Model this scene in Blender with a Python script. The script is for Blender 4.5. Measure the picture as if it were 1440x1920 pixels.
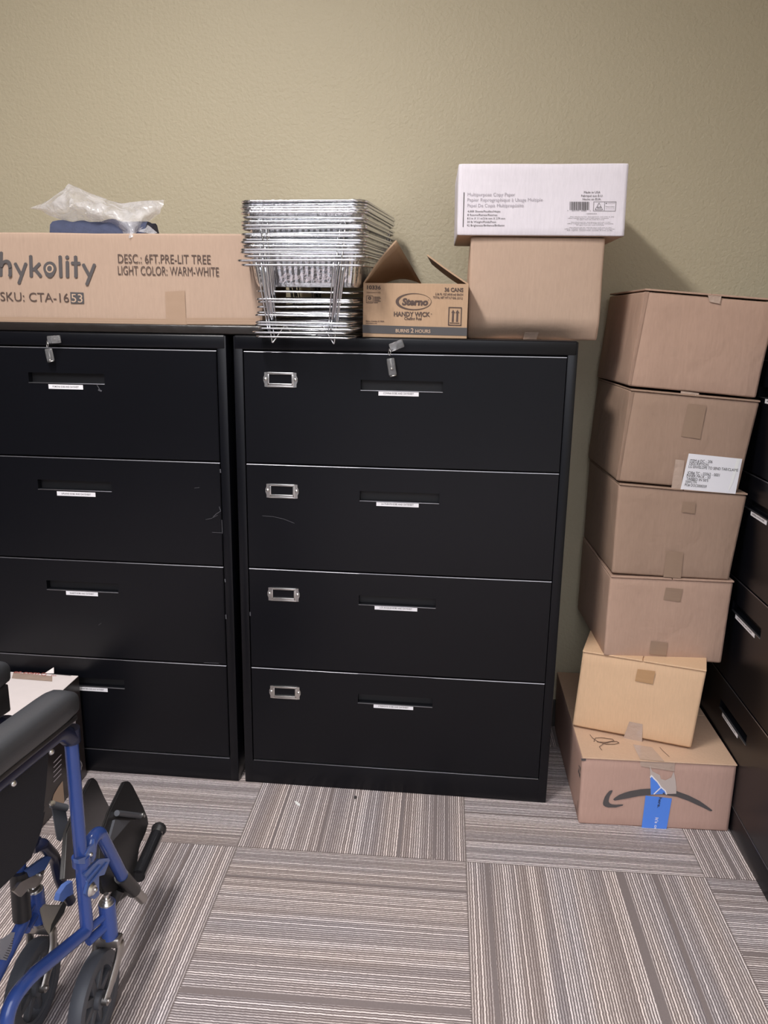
import bpy, bmesh, math, random
from mathutils import Vector, Matrix, noise
random.seed(7)
SC = bpy.context.scene
for o in list(bpy.data.objects): bpy.data.objects.remove(o)
V = Vector
# ------------------------------------------------------------------ camera (solved from the photograph)
CX, CY, CZ, YAW, PITCH, ROLL, FPX = (0.61319, -2.10513, 1.37099, 0.0933504, -0.2320067, 0.0163956, 1465.86)
def cam_axes():
    f = V((-math.sin(YAW)*math.cos(PITCH), math.cos(YAW)*math.cos(PITCH), math.sin(PITCH)))
    r = V((math.cos(YAW), math.sin(YAW), 0)); u = r.cross(f)
    c, s = math.cos(ROLL), math.sin(ROLL)
    return c*r+s*u, c*u-s*r, f
CR, CU, CF = cam_axes(); CO = V((CX, CY, CZ))
cam = bpy.data.objects.new('camera', bpy.data.cameras.new('camera')); SC.collection.objects.link(cam)
cam.matrix_world = Matrix(((CR.x, CU.x, -CF.x, CX), (CR.y, CU.y, -CF.y, CY), (CR.z, CU.z, -CF.z, CZ), (0, 0, 0, 1)))
cam.data.sensor_fit = 'VERTICAL'; cam.data.sensor_height = 36; cam.data.lens = FPX/1920*36
cam.data.clip_start = .02
SC.camera = cam
# ------------------------------------------------------------------ world, lights, exposure
CEIL = 2.95
w = bpy.data.worlds.new('world'); SC.world = w; w.use_nodes = True
# added fill for the unseen office beyond: bright high up, dim at the horizon
wt = w.node_tree; wbg = wt.nodes['Background']
wg = wt.nodes.new('ShaderNodeTexCoord'); wsp = wt.nodes.new('ShaderNodeSeparateXYZ'); wt.links.new(wg.outputs['Generated'], wsp.inputs[0])
wmr = wt.nodes.new('ShaderNodeMapRange'); wmr.interpolation_type = 'SMOOTHSTEP'; wt.links.new(wsp.outputs[2], wmr.inputs[0])
for i_, x_ in enumerate((.12, .47, .42, 4.3)): wmr.inputs[i_+1].default_value = x_
wbg.inputs[0].default_value = (.92, .93, 1, 1); wt.links.new(wmr.outputs[0], wbg.inputs[1])
def lamp(name, loc, sx, sy, power, col, spread=180):
    l = bpy.data.lights.new(name, 'AREA'); l.shape = 'RECTANGLE'; l.size = sx; l.size_y = sy
    l.energy = power; l.color = col; l.spread = math.radians(spread)
    o = bpy.data.objects.new(name, l); SC.collection.objects.link(o); o.location = loc
    return o
lamp('ceiling_light', (-.22, -1.3, CEIL-.03), .20, .8, 65, (1, .955, .92))
vs = SC.view_settings
vs.view_transform = 'Standard'; vs.look = 'None'; vs.exposure = 0.0; vs.gamma = 1; vs.use_curve_mapping = False
# ------------------------------------------------------------------ pixel measurements -> points on real planes
def ray(u, v): return CF + CR*((u-720)/FPX) - CU*((v-960)/FPX)
class Plane:
    def __init__(s, p, n): s.p = V(p); s.n = V(n).normalized()
    def at(s, u, v, off=0.0):
        d = ray(u, v); t = (s.p-CO).dot(s.n)/d.dot(s.n)
        return CO + d*t + s.n*off
def UX(u, v, x): return Plane((x, 0, 0), (-1, 0, 0)).at(u, v)
def UY(u, v, y): return Plane((0, y, 0), (0, -1, 0)).at(u, v)
def UZ(u, v, z): return Plane((0, 0, z), (0, 0, 1)).at(u, v)
# ------------------------------------------------------------------ materials
def nt(name):
    m = bpy.data.materials.new(name); m.use_nodes = True
    t = m.node_tree; b = t.nodes['Principled BSDF']
    return m, t, b
def math_n(t, op, a, b=None, c=None, clamp=False):
    n = t.nodes.new('ShaderNodeMath'); n.operation = op; n.use_clamp = clamp
    for i, x in enumerate((a, b, c)):
        if x is None: continue
        if isinstance(x, (int, float)): n.inputs[i].default_value = x
        else: t.links.new(x, n.inputs[i])
    return n.outputs[0]
def mix_n(t, f, a, b, kind='RGBA', blend='MIX'):
    n = t.nodes.new('ShaderNodeMix'); n.data_type = kind; n.blend_type = blend
    ins = {'RGBA': (0, 6, 7, 2), 'FLOAT': (0, 2, 3, 0)}[kind]
    for i, x in zip(ins[:3], (f, a, b)):
        if isinstance(x, (int, float)): n.inputs[i].default_value = x
        elif isinstance(x, tuple): n.inputs[i].default_value = (*x, 1) if len(x) == 3 else x
        else: t.links.new(x, n.inputs[i])
    return n.outputs[ins[3]]
def noise_n(t, vec, scale, detail=2, rough=.5, dist=0.0):
    n = t.nodes.new('ShaderNodeTexNoise'); n.inputs['Scale'].default_value = scale
    n.inputs['Detail'].default_value = detail; n.inputs['Roughness'].default_value = rough
    n.inputs['Distortion'].default_value = dist
    t.links.new(vec, n.inputs['Vector']); return n.outputs[0]
def objco(t): return t.nodes.new('ShaderNodeTexCoord').outputs['Object']
def scaled(t, vec, s):
    n = t.nodes.new('ShaderNodeMapping'); n.inputs['Scale'].default_value = s
    t.links.new(vec, n.inputs['Vector']); return n.outputs[0]
def bump_n(t, b, h, strength, dist):
    n = t.nodes.new('ShaderNodeBump'); n.inputs['Strength'].default_value = strength; n.inputs['Distance'].default_value = dist
    t.links.new(h, n.inputs['Height']); t.links.new(n.outputs[0], b.inputs['Normal'])
def simple(name, col, rough=.5, metal=0.0, var=0.0, vscale=30, bump=0.0, bscale=200, bdist=.001, **kw):
    m, t, b = nt(name)
    b.inputs['Base Color'].default_value = (*col, 1); b.inputs['Roughness'].default_value = rough
    b.inputs['Metallic'].default_value = metal
    for k, v in kw.items(): b.inputs[k.replace('_', ' ')].default_value = v
    co = objco(t)
    if var:
        f = noise_n(t, co, vscale, 4)
        c = mix_n(t, f, tuple(x*(1-var) for x in col), tuple(min(1, x*(1+var)) for x in col))
        t.links.new(c, b.inputs['Base Color'])
    if bump: bump_n(t, b, noise_n(t, co, bscale, 3), bump, bdist)
    return m
def cardboard(name, col, rib=(1, 1, 0), dent=.35, tex=.9):
    # corrugated board: faint ribs (rib axis scale), fibre mottling, soft dents
    m, t, b = nt(name); co = objco(t)
    blotch = noise_n(t, co, 5, 3, .6); fib = noise_n(t, scaled(t, co, (60, 60, 9)), 4, 3, .6)
    c = mix_n(t, blotch, tuple(x*.90 for x in col), tuple(min(1, x*1.08) for x in col))
    c2 = mix_n(t, .35, c, mix_n(t, fib, tuple(x*.72 for x in col), tuple(min(1, x*1.22) for x in col)))
    t.links.new(c2, b.inputs['Base Color'])
    b.inputs['Roughness'].default_value = .72; b.inputs['Specular IOR Level'].default_value = .25
    ribs = noise_n(t, scaled(t, co, (95*rib[0]+2, 95*rib[1]+2, 95*rib[2]+2)), 1, 1, .4)
    big = noise_n(t, co, 11, 3, .55, .4)
    h = math_n(t, 'ADD', math_n(t, 'MULTIPLY', ribs, .10*tex), math_n(t, 'MULTIPLY', big, dent))
    bump_n(t, b, h, .55, .012)
    return m
M = {}
M['card'] = cardboard('cardboard', (.49, .355, .270))
M['card_stack'] = cardboard('cardboard_stack', (.455, .305, .23), dent=.7)
M['card_stack_dull'] = cardboard('cardboard_dull', (.36, .245, .180), dent=.7)
M['card_warm'] = cardboard('cardboard_warm', (.43, .31, .235), dent=.08)
M['card_sterno'] = cardboard('cardboard_sterno', (.46, .31, .20), dent=.06)
M['card_yellow'] = cardboard('cardboard_yellow', (.68, .46, .29), dent=.3)
M['card_floor'] = cardboard('cardboard_floor', (.50, .325, .265), dent=.06)
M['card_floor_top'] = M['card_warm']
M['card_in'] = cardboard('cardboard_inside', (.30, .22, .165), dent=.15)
M['paperwhite'] = cardboard('white_carton', (.78, .74, .80), rib=(0, 0, 1), dent=.06, tex=.4)
M['paperwhite2'] = simple('white_glossy_carton', (.80, .72, .70), .45, var=.04)
M['tape'] = simple('packing_tape', (.31, .21, .148), .3, bump=.2, bscale=60, bdist=.003, Coat_Weight=.25)
M['tape_tree'] = simple('tan_tape', (.39, .27, .19), .3, bump=.2, bscale=40, bdist=.003, Coat_Weight=.3)
M['tape_lt'] = simple('clear_tape', (.46, .345, .28), .14, bump=.5, bscale=45, bdist=.006, Coat_Weight=.8)
M['tape_torn'] = simple('torn_white_tape', (.52, .44, .40), .3)
M['tape_or'] = simple('amber_tape', (.46, .27, .13), .25, Coat_Weight=.5)
M['ink'] = simple('black_ink', (.035, .03, .03), .7)
M['ink_brown'] = simple('brown_ink', (.085, .055, .045), .7)
M['ink_grey'] = simple('grey_ink', (.44, .41, .45), .7)
M['ink_dgrey'] = simple('dark_grey_ink', (.085, .075, .075), .7)
M['ink_band'] = simple('band_ink', (.075, .07, .072), .6)
M['ink_red'] = simple('red_ink', (.38, .10, .08), .6)
M['inkcard'] = simple('bare_board', (.50, .36, .26), .7)
M['white'] = simple('white_paper', (.82, .81, .84), .5)
M['blue_tape'] = simple('blue_tape', (.09, .25, .80), .35)
M['black_metal'] = simple('black_powder_coat', (.0035, .0038, .0058), .30, Specular_IOR_Level=.30, bump=.12, bscale=900, bdist=.0006, var=.15, vscale=3)
M['edge_glint'] = simple('painted_edge_glint', (.30, .30, .32), .32, .9)  # pale metal colour painted in for the highlights along drawer edges
M['black_in'] = simple('black_recess', (.010, .010, .012), .5)
M['chrome'] = simple('chrome_wire', (.80, .81, .84), .2, 1.0, bump=.15, bscale=90)
M['nickel'] = simple('nickel', (.72, .71, .69), .28, 1.0, bump=.15, bscale=300)
M['steel'] = simple('worn_steel', (.42, .40, .38), .38, 1.0, bump=.2, bscale=120)
M['foil'] = simple('aluminium_foil', (.88, .89, .92), .22, 1.0, bump=.8, bscale=70, bdist=.004)
M['blue_paint'] = simple('blue_enamel', (.036, .080, .305), .25, Coat_Weight=.4, var=.08)
M['blue_lt'] = simple('blue_bracket_enamel', (.085, .15, .40), .3, Coat_Weight=.3)
M['navy'] = simple('dark_navy_enamel', (.012, .016, .045), .3)
M['vinyl'] = simple('grey_black_vinyl', (.046, .048, .054), .38, bump=.25, bscale=350, bdist=.001)
M['fabric'] = simple('black_nylon', (.010, .010, .015), .8, bump=.4, bscale=500)
M['plastic'] = simple('black_plastic', (.020, .019, .020), .36, bump=.1, bscale=150)
M['card_top'] = cardboard('cardboard_warm_top', (.60, .41, .285), dent=.15)  # warmer, paler board for the floor carton's top flaps
M['plastic_gl'] = simple('glossy_black_plastic', (.014, .014, .016), .16, Coat_Weight=.4)
M['rubber'] = simple('grey_rubber', (.070, .075, .090), .5)
M['sticker'] = simple('grey_sticker', (.36, .36, .40), .4)
M['wheel'] = simple('dark_wheel_plastic', (.080, .084, .098), .5)
M['panel'] = simple('black_film_wrapped_panel', (.020, .016, .014), .3, bump=.35, bscale=14, bdist=.012)
M['bluecloth'] = simple('blue_cloth', (.045, .055, .105), .8, var=.3, vscale=40, bump=.6, bscale=60, bdist=.006)
M['darkpic'] = simple('dark_printed_carton', (.028, .021, .020), .32, var=.3, vscale=9)
M['scratch'] = simple('scratched_paint', (.075, .075, .085), .5)
M['scrap'] = simple('paper_scrap', (.85, .85, .83), .6)
m, t, b = nt('clear_key_plastic')
b.inputs['Base Color'].default_value = (.62, .62, .63, 1); b.inputs['Roughness'].default_value = .08
b.inputs['Transmission Weight'].default_value = .85; b.inputs['IOR'].default_value = 1.45
bump_n(t, b, noise_n(t, objco(t), 160, 2), .4, .003); M['clear'] = m
# crumpled translucent polybag
m, t, b = nt('clear_polybag'); co = objco(t)
b.inputs['Base Color'].default_value = (.78, .77, .80, 1); b.inputs['Roughness'].default_value = .14
b.inputs['Specular IOR Level'].default_value = .9
fold = noise_n(t, co, 26, 3, .5, .8)
al = math_n(t, 'MULTIPLY_ADD', fold, .75, -.02, True)
t.links.new(al, b.inputs['Alpha']); bump_n(t, b, fold, .8, .012); M['bag'] = m
# wall: olive paint with orange-peel texture
m, t, b = nt('olive_wall_paint'); co = objco(t)
c = mix_n(t, noise_n(t, co, 1.3, 3), (.465, .412, .293), (.50, .445, .32)); t.links.new(c, b.inputs['Base Color'])
b.inputs['Roughness'].default_value = .55; b.inputs['Specular IOR Level'].default_value = .35
bump_n(t, b, noise_n(t, co, 95, 2, .5, .3), .55, .004); M['wall'] = m
M['ceil'] = simple('ceiling_white', (.72, .71, .68), .9, bump=.3, bscale=200)
M['wall_other'] = simple('dark_reflection_wall', (.05, .047, .045), .7)  # unseen walls coloured dark to darken the left cabinet's reflections
M['base'] = simple('dark_baseboard', (.05, .045, .042), .5)
# carpet tiles: threads run across or along by tile parity
T = 0.6157
m, t, b = nt('striped_carpet_tile'); co = scaled(t, objco(t), (1/T, 1/T, 1))
sep = t.nodes.new('ShaderNodeSeparateXYZ'); t.links.new(co, sep.inputs[0]); px, py = sep.outputs[0], sep.outputs[1]
fx, fy = math_n(t, 'FLOOR', px), math_n(t, 'FLOOR', py)
par = math_n(t, 'FLOORED_MODULO', math_n(t, 'ADD', fx, fy), 2.0)
a = mix_n(t, par, py, px, 'FLOAT'); l = mix_n(t, par, px, py, 'FLOAT')
k100 = math_n(t, 'MULTIPLY', a, 100.0); kf = math_n(t, 'FLOOR', k100)
wob = t.nodes.new('ShaderNodeCombineXYZ'); t.links.new(math_n(t, 'MULTIPLY', a, 8.0), wob.inputs[0]); t.links.new(math_n(t, 'MULTIPLY', l, 60.0), wob.inputs[1])
wn = noise_n(t, wob.outputs[0], 1, 2)
k100 = math_n(t, 'ADD', k100, math_n(t, 'MULTIPLY_ADD', wn, .5, -.25)); kf = math_n(t, 'FLOOR', k100)
fr = math_n(t, 'FRACT', k100)
cb = t.nodes.new('ShaderNodeCombineXYZ'); t.links.new(kf, cb.inputs[0]); t.links.new(math_n(t, 'FLOOR', l), cb.inputs[1])
wnn = t.nodes.new('ShaderNodeTexWhiteNoise'); wnn.noise_dimensions = '2D'; t.links.new(cb.outputs[0], wnn.inputs['Vector'])
rnd = math_n(t, 'POWER', wnn.outputs['Value'], 1.8)
cb2 = t.nodes.new('ShaderNodeCombineXYZ'); t.links.new(math_n(t, 'MULTIPLY', kf, 3.7), cb2.inputs[0]); t.links.new(math_n(t, 'MULTIPLY', l, 70.0), cb2.inputs[1])
brk = noise_n(t, cb2.outputs[0], 1, 3, .7)
ridge = math_n(t, 'SUBTRACT', 1.0, math_n(t, 'ABSOLUTE', math_n(t, 'MULTIPLY_ADD', fr, 2.0, -1.0)))
mr = t.nodes.new('ShaderNodeMapRange'); mr.interpolation_type = 'SMOOTHSTEP'; t.links.new(ridge, mr.inputs[0])
mr.inputs[1].default_value = .22; mr.inputs[2].default_value = .72
amp = math_n(t, 'MULTIPLY', math_n(t, 'MULTIPLY_ADD', rnd, .85, .36), math_n(t, 'MULTIPLY_ADD', brk, 1.5, .12))
fac = math_n(t, 'MULTIPLY', mr.outputs[0], amp, clamp=True)
hue = t.nodes.new('ShaderNodeCombineXYZ'); t.links.new(math_n(t, 'MULTIPLY', a, 6.0), hue.inputs[0]); t.links.new(math_n(t, 'MULTIPLY', l, .7), hue.inputs[1]); t.links.new(math_n(t, 'MULTIPLY', fx, 5.3), hue.inputs[2])
hn = noise_n(t, hue.outputs[0], 1, 2)
cr = t.nodes.new('ShaderNodeMapRange'); t.links.new(hn, cr.inputs[0]); cr.inputs[1].default_value = .38; cr.inputs[2].default_value = .62
dark = mix_n(t, cr.outputs[0], (.168, .142, .147), (.185, .145, .136))
lite = mix_n(t, cr.outputs[0], (.83, .755, .755), (.86, .75, .71))
cc = mix_n(t, fac, dark, lite)
ed = math_n(t, 'MINIMUM', math_n(t, 'PINGPONG', px, .5), math_n(t, 'PINGPONG', py, .5))
edge = math_n(t, 'LESS_THAN', ed, .0035)
cc = mix_n(t, math_n(t, 'MULTIPLY', edge, .6), cc, (.16, .13, .12))
t.links.new(cc, b.inputs['Base Color']); b.inputs['Roughness'].default_value = .95; b.inputs['Specular IOR Level'].default_value = .1
bump_n(t, b, math_n(t, 'ADD', mr.outputs[0], math_n(t, 'MULTIPLY', brk, .6)), .5, .003); M['carpet'] = m
M['carpet_bar'] = simple('carpet_flat_band', (.20, .165, .16), .95, var=.12, vscale=200)
# ------------------------------------------------------------------ mesh helpers
def link(o): SC.collection.objects.link(o); return o
def mesh_obj(name, bm, mats, parent=None, origin=None, smooth=None, top=False):
    """bm is in world coordinates (or local ones when origin is None); stored relative to origin"""
    if origin is not None: bmesh.ops.translate(bm, verts=bm.verts, vec=-V(origin))
    bmesh.ops.recalc_face_normals(bm, faces=bm.faces)
    me = bpy.data.meshes.new(name); bm.to_mesh(me); bm.free()
    for mm in (mats if isinstance(mats, (list, tuple)) else [mats]): me.materials.append(M[mm])
    if smooth is not None:
        me.shade_smooth(); me.set_sharp_from_angle(angle=math.radians(smooth))
    o = link(bpy.data.objects.new(name, me))
    if parent is not None: o.parent = parent
    elif origin is not None: o.location = origin
    return o
def thing(name, label, cat, loc, rot=(0, 0, 0), group=None):
    o = link(bpy.data.objects.new(name, None)); o.empty_display_size = .05
    o.location = loc; o.rotation_euler = rot
    tag(o, label, cat, group); return o
def tag(o, label, cat, group=None):
    o['label'] = label; o['category'] = cat
    if group: o['group'] = group
    return o
def struct(name, bm, mats, origin=(0, 0, 0)):
    o = mesh_obj(name, bm, mats, None, origin); o['kind'] = 'structure'; return o
def copy_tree(o, parent=None):
    c = o.copy(); link(c); c.parent = parent
    for ch in list(o.children): copy_tree(ch, c)
    return c
def BM(): return bmesh.new()
def box(bm, lo, hi, mat=0, bev=0, seg=2):
    vs_ = [bm.verts.new((x, y, z)) for x in (lo[0], hi[0]) for y in (lo[1], hi[1]) for z in (lo[2], hi[2])]
    return hexa_faces(bm, vs_, mat, bev, seg)
def hexa_faces(bm, v, mat=0, bev=0, seg=2):
    fs = [bm.faces.new([v[i] for i in f]) for f in ((0, 1, 3, 2), (4, 6, 7, 5), (0, 4, 5, 1), (2, 3, 7, 6), (0, 2, 6, 4), (1, 5, 7, 3))]
    for f in fs: f.material_index = mat
    if bev:
        es = list({e for f in fs for e in f.edges})
        r = bmesh.ops.bevel(bm, geom=es, offset=bev, segments=seg, affect='EDGES', profile=.5)
        for f in r['faces']: f.material_index = mat
    return fs
def hexa(bm, c, mat=0, bev=0, seg=2):
    """c: 8 corners, order (x0y0z0, x0y0z1, x0y1z0, x0y1z1, x1y0z0, ...)"""
    return hexa_faces(bm, [bm.verts.new(p) for p in c], mat, bev, seg)
def poly(bm, pts, mat=0, n=None, thick=0):
    vs_ = [bm.verts.new(p) for p in pts]; f = bm.faces.new(vs_); f.material_index = mat
    if thick:
        r = bmesh.ops.extrude_face_region(bm, geom=[f])
        bmesh.ops.translate(bm, verts=[e for e in r['geom'] if isinstance(e, bmesh.types.BMVert)], vec=V(n)*thick)
        for e in r['geom']:
            if isinstance(e, bmesh.types.BMFace): e.material_index = mat
    return f
def smooth_path(pts, radius, seg=6, closed=False):
    pts = [V(p) for p in pts]; n = len(pts); out = []
    for i, p in enumerate(pts):
        if not closed and i in (0, n-1): out.append(p); continue
        a, b = pts[i-1], pts[(i+1) % n]
        r = radius if not isinstance(radius, (list, tuple)) else radius[i]
        da, db = (a-p), (b-p); r_ = min(r, da.length*.49, db.length*.49)
        if r_ < 1e-5: out.append(p); continue
        p0, p1 = p+da.normalized()*r_, p+db.normalized()*r_
        for k in range(seg+1):
            s = k/seg; out.append(p0*(1-s)**2 + p*2*s*(1-s) + p1*s*s)
    return out
def tube(bm, pts, r, seg=8, closed=False, mat=0, caps=True, flat=1.0):
    pts = [V(p) for p in pts]; n = len(pts); rings = []
    rr = r if isinstance(r, (list, tuple)) else [r]*n
    prev = None
    for i, p in enumerate(pts):
        if closed: tdir = (pts[(i+1) % n]-pts[i-1]).normalized()
        else: tdir = (pts[min(i+1, n-1)]-pts[max(i-1, 0)]).normalized()
        if prev is None:
            up = V((0, 0, 1)) if abs(tdir.z) < .9 else V((0, 1, 0)); x = tdir.cross(up).normalized()
        else:
            x = (prev-tdir*prev.dot(tdir)).normalized()
        prev = x; y = tdir.cross(x)
        rings.append([bm.verts.new(p+(x*math.cos(a)+y*math.sin(a)*flat)*rr[i]) for a in (2*math.pi*k/seg for k in range(seg))])
    m_ = n if closed else n-1
    for i in range(m_):
        A, B = rings[i], rings[(i+1) % n]
        for k in range(seg):
            f = bm.faces.new((A[k], A[(k+1) % seg], B[(k+1) % seg], B[k])); f.material_index = mat; f.smooth = True
    if caps and not closed:
        for R_ in (rings[0][::-1], rings[-1]):
            f = bm.faces.new(R_); f.material_index = mat
def disc_ring(bm, c, ax, prof, seg=32, mat=0):
    """lathe: prof = [(radius, offset along axis)] closed loop around axis"""
    c = V(c); ax = V(ax).normalized(); x = ax.orthogonal().normalized(); y = ax.cross(x)
    rings = [[bm.verts.new(c+ax*h+(x*math.cos(2*math.pi*k/seg)+y*math.sin(2*math.pi*k/seg))*r) for k in range(seg)] for r, h in prof]
    for i in range(len(rings)):
        A, B = rings[i], rings[(i+1) % len(rings)]
        for k in range(seg):
            f = bm.faces.new((A[k], A[(k+1) % seg], B[(k+1) % seg], B[k])); f.material_index = mat; f.smooth = True
def cyl(bm, a, b_, r, seg=16, mat=0): tube(bm, [a, b_], r, seg, mat=mat)
def ball(bm, c, r, mat=0, sc=(1, 1, 1)):
    res = bmesh.ops.create_uvsphere(bm, u_segments=12, v_segments=8, radius=r)
    for v_ in res['verts']: v_.co = V((v_.co.x*sc[0], v_.co.y*sc[1], v_.co.z*sc[2]))+V(c)
    for f in {f for v_ in res['verts'] for f in v_.link_faces}: f.material_index = mat; f.smooth = True
# ------------------------------------------------------------------ lettering
_tc = {}
def raw_text(s, bold=0.0, shear=0.0, spacing=1.0):
    key = (s, bold, shear, spacing)
    if key in _tc: return _tc[key]
    cu = bpy.data.curves.new('t', 'FONT'); cu.body = s; cu.size = 1; cu.offset = bold; cu.shear = shear
    cu.space_character = spacing; cu.resolution_u = 3
    o = bpy.data.objects.new('t', cu); link(o)
    dg = bpy.context.evaluated_depsgraph_get(); me = bpy.data.meshes.new_from_object(o.evaluated_get(dg))
    vs_ = [v_.co.copy() for v_ in me.vertices]; fs = [list(p.vertices) for p in me.polygons]
    bpy.data.objects.remove(o); bpy.data.curves.remove(cu); bpy.data.meshes.remove(me)
    _tc[key] = (vs_, fs); return _tc[key]
CAP = max(v_.y for v_ in raw_text('H')[0])
def put_text(bm, s, O, X, Y, wid, cap, mat=0, **kw):
    """text s from baseline origin O along unit X, up Y, fitted to width wid and cap height cap"""
    vs_, fs = raw_text(s, **kw)
    if not vs_: return
    x0 = min(v_.x for v_ in vs_); x1 = max(v_.x for v_ in vs_)
    sx = wid/(x1-x0); sy = cap/CAP
    nv = [bm.verts.new(O + X*((v_.x-x0)*sx) + Y*(v_.y*sy)) for v_ in vs_]
    for f in fs:
        try: bm.faces.new([nv[i] for i in f]).material_index = mat
        except ValueError: pass
def fit_text(bm, s, p0, p1, cap_px, pl, mat=0, off=.0012, **kw):
    O = pl.at(*p0, off); E = pl.at(*p1, off); X = (E-O); W_ = X.length; X = X/W_
    Y = pl.n.cross(X).normalized()
    mid = ((p0[0]+p1[0])/2, (p0[1]+p1[1])/2)
    dx, dy = p1[0]-p0[0], p1[1]-p0[1]; L = math.hypot(dx, dy)
    q = (mid[0]+dy/L*cap_px, mid[1]-dx/L*cap_px)
    h = abs((pl.at(*q, off)-pl.at(*mid, off)).dot(Y))
    put_text(bm, s, O, X, Y, W_, h, mat, **kw)
def flat_poly(bm, pxs, pl, mat=0, off=.001):
    f = poly(bm, [pl.at(u, v, off) for u, v in pxs], mat)
    if f.normal.dot(pl.n) < 0: f.normal_flip()
    return f
def flat_line(bm, pxs, pl, wpx, mat=0, off=.001):
    for i_, (a, b_) in enumerate(zip(pxs[:-1], pxs[1:])):
        off += .00012
        dx, dy = b_[0]-a[0], b_[1]-a[1]; L = math.hypot(dx, dy) or 1
        nx, ny = -dy/L*wpx/2, dx/L*wpx/2; ex, ey = dx/L*wpx*.3, dy/L*wpx*.3
        flat_poly(bm, [(a[0]-ex+nx, a[1]-ey+ny), (b_[0]+ex+nx, b_[1]+ey+ny), (b_[0]+ex-nx, b_[1]+ey-ny), (a[0]-ex-nx, a[1]-ey-ny)], pl, mat, off)
def print_part(name, bm, mats, parent, origin):
    o = mesh_obj(name, bm, mats, parent, origin)
    return o
# ================================================================== SETTING
WY = .485                       # back wall
bm = BM(); box(bm, (-2.1, WY, 0), (2.0, WY+.1, CEIL)); struct('wall_back', bm, 'wall')
bm = BM(); box(bm, (1.90, -3.6, 0), (2.0, WY, CEIL)); struct('wall_right', bm, 'wall')
bm = BM(); box(bm, (-2.1, -4.6, 0), (-2.0, WY, CEIL)); struct('wall_left', bm, 'wall_other')  # unseen; placed and darkened to keep the left cabinet's reflection black
bm = BM(); box(bm, (-2.1, -4.7, 0), (-.7, -4.6, CEIL)); struct('wall_front_added', bm, 'wall_other')  # added out of view to extend that dark reflection
bm = BM(); box(bm, (-2.1, -2.3, CEIL), (2.0, WY+.1, CEIL+.1)); struct('ceiling', bm, 'ceil')  # stops short so the added world fill shines in
TA, TB, TH = .6766, -.2920, .0188
bm = BM(); box(bm, (-4.3, -5.5, -.05), (1.5, .9, 0), 0)
def bar(i, j, fr0, fr1, vertical):
    x0, x1, y0, y1 = (i+fr0, i+fr1, j+.004, j+.996) if vertical else (i+.004, i+.996, j+fr0, j+fr1)
    poly(bm, [(x0*T, y0*T, .0006), (x1*T, y0*T, .0006), (x1*T, y1*T, .0006), (x0*T, y1*T, .0006)], 1)
def tilepos(u, v):
    p = UZ(u, v, 0)-V((TA, TB, 0)); c, s = math.cos(-TH), math.sin(-TH)
    return (p.x*c-p.y*s)/T, (p.x*s+p.y*c)/T
for (i, j, vert, marks) in ((-1, 0, 1, [(525, 1537, .013), (611, 1538, .013), (752, 1550, .016), (815, 1555, .016), (838, 1555, .012)]),
                      (0, 0, 0, [(975, 1529, .011), (990, 1582, .011)]),
                      (-1, -1, 0, [(650, 1656, .012), (610, 1877, .027)]),
                      (0, -1, 1, [(917, 1680, .018), (1198, 1750, .034), (1270, 1750, .02)]),
                      (-2, -1, 1, [(333, 1640, .015), (230, 1790, .012)]),
                      (1, 0, 1, [(1370, 1620, .018)]), (1, -1, 0, [(1390, 1675, .016), (1420, 1790, .02)]),
                      (-2, 0, 0, [(350, 1562, .010)])):
    for u, v, wd in marks:
        a_ = tilepos(u, v); f = a_[0]-i if vert else a_[1]-j
        bar(i, j, f-wd/2, f+wd/2, vert)
for i in range(-6, 3):
    for j in range(-8, 3):
        if (i, j) in ((-1, 0), (0, 0), (-1, -1), (0, -1), (-2, -1), (1, 0), (1, -1), (-2, 0)): continue
        for f in (.12+random.random()*.2, .45+random.random()*.2, .75+random.random()*.2): bar(i, j, f, f+.016, (i+j) % 2)
fl = mesh_obj('floor', bm, ['carpet', 'carpet_bar']); fl.location = (TA, TB, 0); fl.rotation_euler = (0, 0, TH); fl['kind'] = 'structure'
bm = BM(); box(bm, (-2.0, WY-.012, 0), (1.9, WY, .10), bev=.003); struct('baseboard_back', bm, 'base')
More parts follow.
